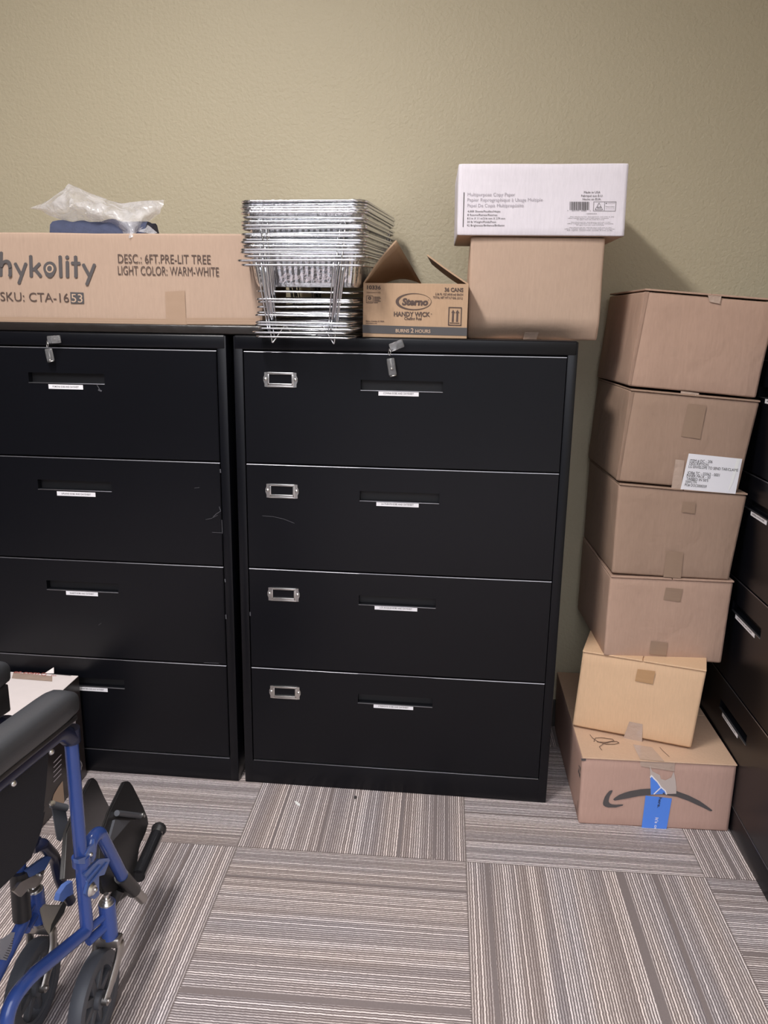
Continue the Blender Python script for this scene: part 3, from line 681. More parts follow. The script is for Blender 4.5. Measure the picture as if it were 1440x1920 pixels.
for i, (y, x0_, x1_) in enumerate(((606, 350, 1090), (630, 312, 1000), (654, 460, 925), (698, 365, 1025), (722, 300, 1080), (746, 450, 920), (788, 335, 1045), (812, 255, 1100), (836, 290, 1060))):
    s_ = ('Manufactured for distribution and sale in the', 'office supply dealers and mills paper company', 'All rights reserved, made from pulp')[i % 3]
    fit_text(b, s_, k9(x0_, y), k9(x1_, y), 1.5, plW, 1)
mesh_obj('printed_barcode_panel', b, ['ink_grey', 'ink_dgrey'], t_, org)
# ---- open carton of chafing-fuel cans
plC = Plane((.35, .012, 0), (0, -1, 0))
c = [plC.at(*q) for q in ((680, 634), (877, 639), (680, 530), (881, 536))]
c[0].z = c[1].z = CH+.001
X0, X1 = c[0].x, c[3].x-.003; ZT = 1.4835; D = .265; th = .004
org = V(((X0+X1)/2, .15, CH))
t_ = thing('fuel_can_box', 'open printed carton with raised flaps, beside the stack of wire racks', 'box', org)
b = BM(); zb = CH+.001
box(b, (X0, .012, zb), (X1, .012+th, ZT), 0, .001); box(b, (X0, .012+D-th, zb), (X1, .012+D, ZT), 0, .001)
box(b, (X0, .0125, zb), (X0+th, .012+D-.0005, ZT), 0, .001); box(b, (X1-th, .0125, zb), (X1, .012+D-.0005, ZT), 0, .001); box(b, (X0, .013, zb), (X1, .011+D, zb+th), 0)
mesh_obj('carton_body', b, 'card_sterno', t_, org)
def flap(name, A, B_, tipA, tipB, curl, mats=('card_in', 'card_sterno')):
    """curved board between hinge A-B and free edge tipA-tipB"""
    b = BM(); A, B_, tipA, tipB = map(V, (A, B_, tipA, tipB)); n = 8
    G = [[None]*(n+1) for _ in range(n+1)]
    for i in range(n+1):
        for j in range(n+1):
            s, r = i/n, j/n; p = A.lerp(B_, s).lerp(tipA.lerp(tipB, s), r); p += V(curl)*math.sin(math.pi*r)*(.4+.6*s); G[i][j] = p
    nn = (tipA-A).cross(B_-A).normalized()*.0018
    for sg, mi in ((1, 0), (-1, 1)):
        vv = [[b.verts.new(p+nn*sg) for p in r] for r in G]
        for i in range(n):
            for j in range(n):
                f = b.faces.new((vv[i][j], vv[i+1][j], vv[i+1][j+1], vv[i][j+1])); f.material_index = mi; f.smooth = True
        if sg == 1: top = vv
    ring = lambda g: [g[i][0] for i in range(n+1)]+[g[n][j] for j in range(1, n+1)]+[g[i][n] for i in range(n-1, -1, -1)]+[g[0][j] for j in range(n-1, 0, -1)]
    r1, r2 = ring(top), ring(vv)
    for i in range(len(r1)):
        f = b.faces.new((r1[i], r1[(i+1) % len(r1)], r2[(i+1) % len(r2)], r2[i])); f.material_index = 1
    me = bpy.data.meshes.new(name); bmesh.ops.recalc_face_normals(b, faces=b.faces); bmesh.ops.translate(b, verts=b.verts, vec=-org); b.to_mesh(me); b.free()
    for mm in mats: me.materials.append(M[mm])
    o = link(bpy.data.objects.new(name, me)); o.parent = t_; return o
tl = UY(743, 451, .016)
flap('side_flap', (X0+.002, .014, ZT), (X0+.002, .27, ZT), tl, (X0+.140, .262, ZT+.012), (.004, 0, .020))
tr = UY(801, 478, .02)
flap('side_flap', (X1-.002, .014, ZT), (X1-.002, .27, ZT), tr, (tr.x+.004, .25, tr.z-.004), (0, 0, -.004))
b = BM(); k6 = lambda x, y: (670+x/6.545, 440+y/6.545)
fit_text(b, '10336', k6(118, 668), k6(288, 672), 44/6.545, plC, 0, bold=.035)
fit_text(b, 'Guaranteed in USA', k6(116, 716), k6(288, 719), 18/6.545, plC, 0)
fit_text(b, '36 CANS', k6(1070, 697), k6(1300, 702), 46/6.545, plC, 0, bold=.035)
fit_text(b, '2.36 FL OZ (69.8 ml) EACH', k6(955, 742), k6(1297, 750), 26/6.545, plC, 0, bold=.02)
fit_text(b, 'TOTAL NET WT 0.7 GAL (2.5 L)', k6(928, 782), k6(1292, 793), 26/6.545, plC, 0, bold=.02)
fit_text(b, 'HANDY WICK', k6(448, 1000), k6(892, 1006), 54/6.545, plC, 0, bold=.03)
fit_text(b, '•', k6(900, 985), k6(915, 985), 3.4, plC, 0)
fit_text(b, 'Chafing Fuel', k6(576, 1045), k6(788, 1048), 34/6.545, plC, 0, bold=.02)
fit_text(b, 'Sterno, Columbia, SC 79024', k6(104, 1068), k6(328, 1072), 15/6.545, plC, 0, bold=.03); fit_text(b, 'www.sterno.com', k6(104, 1091), k6(242, 1094), 13/6.545, plC, 0, bold=.03)
# oval badge: outer ring with a heavier left crescent
def oval(cx, cy, rx, ry, n=40): return [(cx+rx*math.cos(2*math.pi*i/n), cy+ry*math.sin(2*math.pi*i/n)) for i in range(n)]
def ring_px(outer, inner, mat, off=.0012):
    for i in range(len(outer)):
        j = (i+1) % len(outer); flat_poly(b, [k6(*outer[i]), k6(*outer[j]), k6(*inner[j]), k6(*inner[i])], plC, mat, off)
ring_px(oval(690, 822, 220, 104), oval(706, 820, 198, 94), 0)
fit_text(b, 'Sterno', k6(548, 860), k6(868, 864), 76/6.545, plC, 0, bold=.05, shear=.12); fit_text(b, '®', k6(866, 808), k6(884, 808), 2.0, plC, 0)
flat_line(b, [k6(118, 750), k6(188, 752), k6(194, 760), k6(192, 834), k6(184, 838), k6(116, 836), k6(112, 830), k6(113, 756), k6(118, 750)], plC, .9, 0)
ring_px(oval(152, 780, 20, 20, 16), oval(152, 780, 8, 8, 16), 0); fit_text(b, 'RECYCLE', k6(126, 826), k6(180, 827), 1.8, plC, 0, bold=.03)
for i, (x0_, x1_) in enumerate(((208, 280), (208, 288), (208, 270), (208, 285), (208, 250))): flat_line(b, [k6(x0_, 766+i*17), k6(x1_, 767+i*17)], plC, 1.3, 0)
flat_line(b, [k6(1125, 893), k6(1278, 897), k6(1270, 1113), k6(1117, 1108), k6(1125, 893)], plC, 1.8, 0)
flat_line(b, [k6(1133, 1082), k6(1250, 1086)], plC, 1.3, 0)
for ax in (1176, 1229):
    flat_poly(b, [k6(ax, 921), k6(ax+25, 962), k6(ax+10, 960), k6(ax+6, 1070), k6(ax-18, 1070), k6(ax-12, 960), k6(ax-24, 960)], plC, 0)
flat_poly(b, [k6(62, 1106), k6(700, 1125), k6(1347, 1143), k6(1345, 1242), k6(700, 1225), k6(66, 1206)], plC, 1, .001)
fit_text(b, 'BURNS', k6(470, 1198), k6(636, 1201), 40/6.545, plC, 2, .002, bold=.02); fit_text(b, '2', k6(655, 1203), k6(690, 1204), 54/6.545, plC, 2, .002, bold=.02); fit_text(b, 'HOURS', k6(712, 1203), k6(897, 1206), 40/6.545, plC, 2, .002, bold=.02)
mesh_obj('printed_lettering', b, ['ink_brown', 'ink_band', 'inkcard'], t_, org)
# ---- long carton of the artificial tree, over both cabinets' tops on a wrapped panel
PZ = 1.3700
b = BM(); pc = V((-.45, .22, CH+.001))
box(b, (-.93, .005, CH+.001), (.084, .41, PZ-.0008), 0, .004, 3)
tag(mesh_obj('wrapped_panel', b, 'panel', None, pc, 40), 'thin black film-wrapped panel lying under the long tree carton', 'panel')
plL = Plane((-.5, .018, 0), (0, -1, 0))
XR, ZR = .0775, 1.6045; org = V((-.45, .17, PZ))
t_ = thing('tree_box', 'long printed carton of a pre-lit tree lying on top of the left cabinet', 'box', org)
c8 = [V((x, y, z)) for x in (-1.12, XR) for y in (.018, .32) for z in (PZ, ZR)]
for i in (6, 7): c8[i].x += .0
mesh_obj('carton_body', carton_body(c8, n=16, seed=81, amp=.0008, bulge=.0), 'card_warm', t_, org)
b = BM(); k72 = lambda x, y: (x/7.2, 440+y/7.2)
SO = [.0018]
def stroke(pts, wpx, mat=0, off=None, n=10):
    SO[0] += .00013; off = SO[0]
    flat_line(b, [k72(*p) for p in pts], plL, wpx/7.2, mat, off); off += .00012*len(pts)
    for p in pts:
        off += .00012
        flat_poly(b, [k72(p[0]+wpx/2*math.cos(a), p[1]+wpx/2*math.sin(a)) for a in (2*math.pi*i/n for i in range(n))], plL, mat, off)
def curve(p0, p1, p2, n=7): return [((1-s)**2*p0[0]+2*s*(1-s)*p1[0]+s*s*p2[0], (1-s)**2*p0[1]+2*s*(1-s)*p1[1]+s*s*p2[1]) for s in (i/n for i in range(n+1))]
S = 46
stroke([(22, 250), (16, 545)], S); stroke(curve((30, 420), (45, 365), (95, 362))+curve((95, 362), (140, 365), (146, 430))+[(148, 550)], S)
stroke([(215, 398), (285, 530)], 44); stroke([(352, 398), (264, 648)], 44)
stroke([(420, 298), (428, 554)], S); stroke([(535, 398), (465, 470)], 44); stroke([(480, 468), (552, 556)], 44)
o_out = [(680+88*math.cos(a), 455+92*math.sin(a)) for a in (math.radians(d) for d in range(150, 391, 15))]+[(735, 545), (705, 578), (680, 584), (655, 578), (622, 545)]
flat_poly(b, [k72(*p) for p in o_out], plL, 0, .0034)
flat_poly(b, [k72(680+52*math.cos(a), 460+56*math.sin(a)) for a in (2*math.pi*i/24 for i in range(24))], plL, 2, .0038)
flat_poly(b, [k72(679+33*math.cos(a), 459+38*math.sin(a)) for a in (2*math.pi*i/24 for i in range(24))], plL, 0, .0042)
stroke([(818, 303), (828, 560)], S); stroke([(915, 375), (918, 562)], S); stroke([(913, 306), (914, 306.5)], 50)
stroke([(1027, 305), (1032, 562)], S); stroke([(985, 386), (1074, 388)], 44)
stroke([(1136, 412), (1208, 545)], 44); stroke([(1280, 412), (1182, 665)], 44)
fit_text(b, 'SKU: CTA-16', k72(15, 892), k72(938, 912), 118/7.2, plL, 1, .0022)
flat_poly(b, [k72(952, 776), k72(1132, 782), k72(1140, 932), k72(960, 928)], plL, 3, .0022)
fit_text(b, '53', k72(972, 912), k72(1122, 918), 112/7.2, plL, 2, .0030)
mesh_obj('printed_logo', b, ['ink_dgrey', 'ink_brown', 'inkcard', 'ink_band'], t_, org); b = BM()
fit_text(b, 'DESC.: 6FT.PRE-LIT TREE', (222, 493), (395.5, 495), 16.5, plL, 1, .0022)
fit_text(b, 'LIGHT COLOR: WARM-WHITE', (222, 515), (411, 518), 16.5, plL, 1, .0022)
mesh_obj('printed_lettering', b, ['ink_dgrey', 'ink_brown', 'inkcard', 'ink_band'], t_, org)
b = BM(); quad_tape(b, [(310, 547), (347, 545), (350, 610), (312, 607)], plL, 0, .002); quad_tape(b, [(0, 594), (488, 600), (488, 610), (0, 605)], plL, 0, .0016); quad_tape(b, [(349, 596), (488, 596), (488, 609), (351, 608)], plL, 0, .0028)
mesh_obj('packing_tape', b, 'tape_tree', t_, org)
# ================================================================== WIRE CHAFING RACKS AND FOIL PANS
RYAW, RTILT = math.radians(-3.6), math.radians(2.5)
RB = V((.2215, .168, 0))       # stack axis on the cabinet top
def rr(hw, hl, r, z, n=6):
    pts = []
    for cx, cy, a0 in ((hw-r, hl-r, 0), (-hw+r, hl-r, 90), (-hw+r, -hl+r, 180), (hw-r, -hl+r, 270)):
        for k in range(n+1):
            a = math.radians(a0+90*k/n); pts.append(V((cx+r*math.cos(a), cy+r*math.sin(a), z)))
    return pts
RH = .177
rack_label = 'chrome wire chafing rack nested in the stack beside the open printed carton'
def make_rack(label, feet):
    t_ = thing('chafing_rack', label, 'wire rack', (0, 0, 0), group='nested wire chafing racks')
    b = BM(); tube(b, rr(.158, .25, .016, RH), .0030, 7, True)
    mesh_obj('top_frame', b, 'chrome', t_)
    for sx in (-1, 1):
        for sy in (-1, 1):
            b = BM(); y = sy*.2475
            pts = [(sx*.108, y, RH), (sx*.104, y, RH-.02), (sx*.082, y*.985, -.017 if feet else .0)]+([(sx*.05, y*.93, .030), (sx*.03, y*.90, .004)] if feet else [])
            tube(b, smooth_path(pts, .006, 4), .0022, 6)
            pts = [(sx*.094, y, RH), (sx*.092, y, RH-.02), (sx*.076, y*.985, -.002)]
            tube(b, pts, .0019, 6)
            if sy > 0: tube(b, [(sx*.158, sy*.16, RH), (sx*.150, sy*.16, RH-.03), (sx*.122, sy*.165, .004)], .0019, 6)
            mesh_obj('leg', b, 'chrome', t_)
    b = BM(); tube(b, rr(.125, .2485, .012, 0), .0027, 6, True)
    for y in (-.15, -.05, .05, .15): tube(b, [(-.125, y, .001), (.125, y, .001)], .0017, 6)
    mesh_obj('lower_shelf', b, 'chrome', t_)
    return t_
fz = [1.519, 1.531, 1.541, 1.550, 1.556, 1.573, 1.579, 1.594, 1.607, 1.613, 1.632]
zpos = lambda zf, h: zf - h + math.sin(RTILT)*.25   # heights were measured on the front wires
rk = make_rack(rack_label, True); rk2 = make_rack(rack_label, False); rnd = random.Random(3)
for i, z in enumerate(fz):
    o = rk if i == 0 else rk2 if i == 1 else copy_tree(rk2)
    o['label'] = 'lowest chrome wire rack of the stack, its feet over the cabinet edge' if i == 0 else ('topmost chrome wire rack, just under the foil pans' if i == len(fz)-1 else rack_label)
    o.location = (RB.x+rnd.uniform(-.006, .006)*(i > 0), RB.y+rnd.uniform(-.004, .004)*(i > 0), zpos(z, RH)+.0002)
    o.rotation_euler = (RTILT+rnd.uniform(-.004, .004)*(i > 0), rnd.uniform(-.012, .012)*(i > 0), RYAW+rnd.uniform(-.025, .025)*(i > 0))
def make_pan(label):
    t_ = thing('foil_pan', label, 'foil pan', (0, 0, 0), group='nested foil pans')
    b = BM(); n = 10
    def loop(hw, hl, r, z, flute=0.0):
        out = []
        base = rr(hw, hl, r, z, n)
        # resample the straights so the flutes have vertices
        P_ = []
        for i in range(len(base)):
            a, c_ = base[i], base[(i+1) % len(base)]; L = (c_-a).length; k = max(1, int(L/.0075))
            for s in range(k): P_.append(a.lerp(c_, s/k))
        return P_
    A = loop(.149, .241, .030, 0); N = len(A)
    prof = [(1.0, 1.0, .004, 0), (.985, .99, -.004, 0), (.975, .985, -.008, .5), (.955, .970, -.030, 1), (.930, .955, -.060, 1), (.905, .940, -.085, .6), (.88, .92, -.095, 0)]
    rings = []
    for sx, sy, z, fl in prof:
        rings.append([b.verts.new((p.x*sx*(1+.006*fl*(i % 2)), p.y*sy*(1+.004*fl*(i % 2)), z)) for i, p in enumerate(A)])
    for R1, R2 in zip(rings[:-1], rings[1:]):
        for i in range(N): b.faces.new((R1[i], R1[(i+1) % N], R2[(i+1) % N], R2[i]))
    b.faces.new(rings[-1])
    mesh_obj('pan_body', b, 'foil', t_)
    b = BM(); rim = rr(.1595, .2555, .034, .0035, 12); R2 = []
    for i, p in enumerate(rim): R2.append(p+V((0, 0, .0006*math.sin(i*1.9))))
    tube(b, R2, .0032, 8, True)
    inner = rr(.149, .241, .030, .004, 12)
    va, vb = [b.verts.new(p+V((0, 0, .002))) for p in rim], [b.verts.new(p) for p in inner]
    for i in range(len(va)): b.faces.new((va[i], va[(i+1) % len(va)], vb[(i+1) % len(va)], vb[i]))
    mesh_obj('rolled_rim', b, 'foil', t_)
    return t_
pn = make_pan('foil pan'); pz = [1.562, 1.586, 1.620, 1.641, 1.647, 1.653, 1.660, 1.667]
PN = 'shiny foil pan nested between the top and bottom pans of the rack stack'
for i, z in enumerate(pz):
    o = pn if i == 0 else copy_tree(pn)
    o['label'] = 'topmost foil pan on the stack of wire racks' if i == len(pz)-1 else ('lowest foil pan, sunk deep inside the stacked wire racks' if i == 0 else PN)
    o.location = (RB.x+rnd.uniform(-.003, .003), RB.y+rnd.uniform(-.003, .003), zpos(z, 0)); o.rotation_euler = (RTILT, 0, RYAW+rnd.uniform(-.008, .008))
# ================================================================== POLYBAG AND BLUE BUNDLE ON THE TREE CARTON
ZB = 1.6055
b = BM(); G = []
nx, ny = 26, 10
for i in range(nx+1):
    row = []
    for j in range(ny+1):
        x = -.520+.268*i/nx; y = .05+.12*j/ny; e = min(1, 4*min(j/ny, 1-j/ny))
        h = (.036+.008*noise.noise(V((x*30, y*30, 1))))*e**.5
        row.append(V((x+.006*noise.noise(V((x*40, y*40, 5))), y, ZB+.001+h)))
    G.append(row)
vt = [[b.verts.new(p) for p in r] for r in G]; vb = [[b.verts.new((p.x, p.y, ZB+.0005)) for p in r] for r in G]
for i in range(nx):
    for j in range(ny):
        b.faces.new((vt[i][j], vt[i+1][j], vt[i+1][j+1], vt[i][j+1])); b.faces.new((vb[i][j], vb[i][j+1], vb[i+1][j+1], vb[i+1][j]))
for i in range(nx):
    for j in (0, ny): b.faces.new((vt[i][j], vt[i+1][j], vb[i+1][j], vb[i][j]))
for j in range(ny):
    for i in (0, nx): b.faces.new((vt[i][j], vt[i][j+1], vb[i][j+1], vb[i][j]))
tag(mesh_obj('folded_cloth', b, 'bluecloth', None, (-.345, .16, ZB), 60), 'flat dark blue folded bundle inside the clear bag, on the long carton', 'folded cloth')
# bag: crumpled film, outline follows the real one, thickness from folds
plG = Plane((0, .10, 0), (0, -1, 0))
def bagpt(x, y, yy): return Plane((0, yy, 0), (0, -1, 0)).at(40+x/4.8, 330+y/4.8)
topl = [(80, 288), (200, 240), (310, 170), (392, 112), (425, 68), (500, 100), (580, 140), (690, 180), (800, 222), (920, 250), (1010, 232), (1130, 222), (1290, 215)]
botl = [(80, 292), (170, 305), (240, 352), (330, 382), (420, 410), (520, 425), (640, 450), (760, 470), (850, 470), (930, 540), (985, 566), (1070, 470), (1245, 335)]
b = BM(); rows = 9; Gf, Gb = [], []
def resample(L, n):
    d = [0]
    for a, c_ in zip(L[:-1], L[1:]): d.append(d[-1]+math.hypot(c_[0]-a[0], c_[1]-a[1]))
    out = []
    for k in range(n+1):
        s = d[-1]*k/n
        for i in range(len(L)-1):
            if d[i+1] >= s-1e-9:
                f = (s-d[i])/(d[i+1]-d[i]); out.append((L[i][0]+(L[i+1][0]-L[i][0])*f, L[i][1]+(L[i+1][1]-L[i][1])*f)); break
    return out
A, Bq = resample(topl, 44), resample(botl, 44)
for side, base in ((0, .06), (1, .17)):
    g = []
    for i in range(45):
        r = []
        for j in range(rows+1):
            s = j/rows; x = A[i][0]+(Bq[i][0]-A[i][0])*s; y = A[i][1]+(Bq[i][1]-A[i][1])*s
            edge = min(1, 3*min(i/44, 1-i/44)); m_ = math.sin(math.pi*s)*edge
            tipfwd = max(0, 1-abs(x-985)/160)*max(0, (s-.45)/.55)
            yy = .105 + (-.065 if side == 0 else .09)*m_ - .095*tipfwd
            nz = noise.noise_vector(V((x/75, y/60, side*9)))
            p = bagpt(x, y, yy); wgt = .25+.75*min(1, 4*min(s, 1-s)*edge)
            p = p+V((nz.x*.004, nz.y*.016*wgt, nz.z*.004*wgt)); r.append(p)
        g.append(r)
    vv = [[b.verts.new(p) for p in r] for r in g]
    for i in range(44):
        for j in range(rows): b.faces.new((vv[i][j], vv[i+1][j], vv[i+1][j+1], vv[i][j+1])).smooth = True
# right side film tail lying on the carton edge
v1 = [b.verts.new(bagpt(*p)) for p in ((1060, 470, .05), (1140, 440, .07), (1225, 512, .03), (1180, 522, .03), (1050, 500, .05))]; b.faces.new(v1)
tag(mesh_obj('plastic_bag', b, 'bag', None, (-.32, .12, ZB)), 'crumpled clear plastic bag lying on top of the long tree carton', 'plastic bag')
# ================================================================== FOLDED WHEELCHAIR
WA = V((-.051, -.905, 0)); WD = V((.113, .9936, 0)); WN = V((-.9936, .113, 0)); WL = .133
def Wp(s, o, z): return WA+WD*s+WN*o+V((0, 0, z))
worg = V((-.16, -1.1, 0))
wc = thing('wheelchair', 'folded blue wheelchair with black arm pads in the lower left corner', 'wheelchair', worg)
def wpart(name, b, mats, parent=None, smooth=40): return mesh_obj(name, b, mats, parent or wc, worg, smooth) if parent is None else mesh_obj(name, b, mats, parent, worg, smooth)
for side, o, sg in (('right', 0, -1), ('left', WL, 1)):
    b = BM(); R_ = .0121
    if side == 'right':
        rail = [(0, .665), (0, .25), (-.165, .298), (-.215, .296), (-.240, .235), (-.262, .12), (-.33, .10), (-.50, .10), (-.50, .93)]
        rad = [.01, .012, .05, .035, .04, .03, .03, .05, .01]
    else:
        rail = [(0, .665), (0, .25), (-.10, .195), (-.262, .12), (-.33, .10), (-.50, .10), (-.50, .93)]
        rad = [.01, .012, .04, .03, .03, .05, .01]
    tube(b, smooth_path([Wp(s, o, z) for s, z in rail], rad, 8), R_, 16)
    tube(b, smooth_path([Wp(-.5, o, .92), Wp(-.53, o, .955), Wp(-.62, o, .955)], .03), R_, 12)
        # caster sleeve welded beside the post
    cyl(b, Wp(.053, o+sg*.012, .194), Wp(.051, o+sg*.012, .272), .0165, 20); tube(b, [Wp(0, o, .225), Wp(.05, o+sg*.012, .225)], .009, 10); tube(b, [Wp(0, o, .25), Wp(.045, o+sg*.012, .25)], .007, 10)
    cyl(b, Wp(.0, o, .395), Wp(.0, o, .412), .0165, 20)
    fr_ = wpart('side_frame', b, 'blue_paint')
    b = BM()
    for k, (rr_, h) in enumerate(((.0155, .2745), (.011, .279), (.008, .284), (.005, .292))): cyl(b, Wp(.051, o+sg*.012, .271), Wp(.051, o+sg*.012, h), rr_, 18)
    wpart('caster_bolt', b, 'nickel', fr_)
    # armrest
    b = BM(); arm = [(-.50, .683), (-.03, .683), (-.002, .655)]
    tube(b, smooth_path([Wp(s, o, z) for s, z in arm], .03, 8), .0165, 14); cyl(b, Wp(0, o, .645), Wp(0, o, .672), .0165, 16)
    ar = wpart('armrest', b, 'navy')
    b = BM(); secs = []
    ns = 22
    for i in range(ns+1):
        s = -.43+.455*i/ns; tt = (s+.43)/.455
        wdt = .027*min(1, math.sqrt(max(.02, 1-max(0, (tt-.86)/.14)**2)))*min(1, math.sqrt(max(.05, 1-max(0, (.06-tt)/.06)**2)))
        hgt = .030*(1 if tt < .82 else math.sqrt(max(.06, 1-((tt-.82)/.18)**2)))
        ring = []
        for a in range(16):
            th_ = 2*math.pi*a/16; cx, cz = math.cos(th_), math.sin(th_)
            ex = 2/3.2; px_ = abs(cx)**ex*(1 if cx > 0 else -1)*wdt; pz_ = abs(cz)**ex*(1 if cz > 0 else -1)*hgt
            ring.append(b.verts.new(Wp(s, o+px_, .728+(.042 if sg > 0 else 0)+pz_-(.012 if tt > .9 else 0)*((tt-.9)/.1 if tt > .9 else 0))))
        secs.append(ring)
    for A_, B_ in zip(secs[:-1], secs[1:]):
        for k in range(16): b.faces.new((A_[k], A_[(k+1) % 16], B_[(k+1) % 16], B_[k])).smooth = True
    b.faces.new(secs[0][::-1]); b.faces.new(secs[-1])
    wpart('arm_pad', b, 'vinyl', ar, 60)
    b = BM()
    c8 = [Wp(s, o+w_, z) for s in (-.42, -.008) for w_ in (-.024, .024) for z in ((.696, .706) if sg < 0 else (.696, .748))]
    hexa(b, c8, 0, .003); wpart('pad_base', b, 'plastic', ar)
    for s in (-.063, -.160, -.30):
        b = BM(); ball(b, Wp(s, o+sg*.004, .662), .0062); cyl(b, Wp(s, o+sg*.004, .668), Wp(s, o+sg*.004, .660), .0035, 10); wpart('bolt', b, 'nickel', ar)
    # side skirt guard
    b = BM(); gb = .50 if sg < 0 else .47
    pts = [(-.46, gb), (-.125, gb), (-.095, gb+.03), (-.072, .60), (-.055, .668), (-.46, .668)]
    poly(b, [Wp(s, o+.004, z) for s, z in pts], 0, WN, .008); wpart('skirt_guard', b, 'fabric')
    # caster
    b = BM(); ax = V((-.9936, .113, 0)); yaw = Matrix.Rotation(math.radians(7), 3, 'Z'); axw = yaw @ ax
    cc_ = Wp(.004, o+sg*.001, .0895); 
    disc_ring(b, cc_, axw, [(.066, -.013), (.078, -.0155), (.086, -.013), (.0888, -.006), (.0888, .006), (.086, .013), (.078, .0155), (.066, .013)], 40)
    wh = wpart('caster_wheel', b, 'rubber', None, 50)
    b = BM(); disc_ring(b, cc_, axw, [(.060, -.010), (.068, -.0125), (.068, .0125), (.060, .010)], 40)
    disc_ring(b, cc_, axw, [(.004, -.017), (.017, -.015), (.019, 0), (.017, .015), (.004, .017)], 24)
    up = V((0, 0, 1)); fw = axw.cross(up).normalized()
    for k in range(8):
        a = 2*math.pi*k/8+.2; d_ = fw*math.cos(a)+up*math.sin(a); tn = axw.cross(d_)
        c8 = [cc_+d_*r+tn*w_*(1-.35*(r-.015)/.05)+axw*h for r in (.014, .063) for w_ in (-.0085, .0085) for h in (-.006, .006)]; hexa(b, c8, 0, .0015)
    wpart('wheel_spokes', b, 'wheel', wh)
    b = BM(); st = Wp(.053, o+sg*.009, .190)
    for q in (-1, 1):
        sd = axw*(.024*q)
        pts = [st+sd*.55+V((0, 0, -.004)), st+sd*1.0+V((0, 0, -.010)), Wp(.048, o+sg*.006, .155)+sd*1.02, Wp(.026, o+sg*.003, .118)+sd*.98, cc_+sd*.92]
        pts = smooth_path(pts, .02, 5); rad = [.0085]*3+[.011]*(len(pts)-6)+[.0095]*3
        tube(b, pts, rad, 12, flat=.62)
        cyl(b, cc_+sd*.72, cc_+sd*1.16, .0095, 16); ball(b, cc_+sd*1.17, .005)
    c8 = [st+axw*h+fw*w_*(1.0 if abs(h) < .02 else .7)+V((0, 0, z)) for h in (-.026, .026) for w_ in (-.017, .017) for z in (-.016, .006)]; hexa(b, c8, 0, .005, 3)
    cyl(b, st+V((0, 0, .004)), st+V((0, 0, .010)), .017, 18)
    wpart('caster_fork', b, 'steel', None, 45)
    # rear wheel
    b = BM(); rc = Wp(-.50, o+sg*.045, .152); ra = WN
    disc_ring(b, rc, ra, [(.122, -.014), (.138, -.017), (.150, -.011), (.152, 0), (.150, .011), (.138, .017), (.122, .014)], 40)
    rw = wpart('rear_wheel', b, 'rubber', None, 50)
    b = BM(); disc_ring(b, rc, ra, [(.115, -.010), (.125, -.013), (.125, .013), (.115, .010)], 40); disc_ring(b, rc, ra, [(.004, -.02), (.022, -.018), (.022, .018), (.004, .02)], 24)
    for k in range(8):
        a = 2*math.pi*k/8; d_ = WD*math.cos(a)+V((0, 0, 1))*math.sin(a); tn = ra.cross(d_)
        hexa(b, [rc+d_*r+tn*w_+ra*h for r in (.018, .118) for w_ in (-.007, .007) for h in (-.006, .006)], 0, .0015)
    tube(b, [rc-ra*sg*.045, rc], .007, 10); wpart('wheel_spokes', b, 'wheel', rw)
# folded seat and back slings hang between the frames
def sling(name, s0, s1, z0, z1, dip):
    b = BM(); n = 10; g = []
    for i in range(n+1):
        r = []
        for j in range(13):
            q = j/12; oo = .012+(WL-.024)*q; dp = dip*math.sin(math.pi*q)**.7
            r.append(Wp(s0+(s1-s0)*i/n, oo, z0+(z1-z0)*(0)-dp+.004*noise.noise(V((i*.6, j*.4, 2)))))
        g.append(r)
    for dz in (0, -.010):
        vv = [[b.verts.new(p+V((0, 0, dz))) for p in r] for r in g]
        for i in range(n):
            for j in range(12): b.faces.new((vv[i][j], vv[i+1][j], vv[i+1][j+1], vv[i][j+1])).smooth = True
    # closed front and back hems
    wpart(name, b, 'fabric', None, 60)
sling('seat_sling', -.47, -.07, .56, .56, .09)
b = BM()
c8 = [Wp(s, o, z) for s in (-.52, -.505) for o in (.0, WL) for z in (.50, .90)]; hexa(b, c8, 0, .005); wpart('back_sling', b, 'fabric')
b = BM()
for q in (0, 1):
    o0, o1 = (.0, WL) if q == 0 else (WL, .0)
    tube(b, [Wp(-.22-.03*q, o0+(.012 if q == 0 else -.012), .135), Wp(-.22-.03*q, (o0+o1)/2, .30), Wp(-.22-.03*q, o1+(-.02 if q == 0 else .02), .50)], .0105, 10)
wpart('cross_brace', b, 'navy')
# seat tube of the far side folded against the sling, dark
b = BM(); tube(b, smooth_path([Wp(-.30, .10, .52), Wp(-.02, .105, .44), Wp(.03, .115, .40)], .05), .0125, 12)
wpart('seat_rail', b, 'navy')
# ---- leg rests
def plane3(a, b_, c_):
    n = (b_-a).cross(c_-a); n = n if n.dot(CO-a) > 0 else -n; return Plane(a, n)
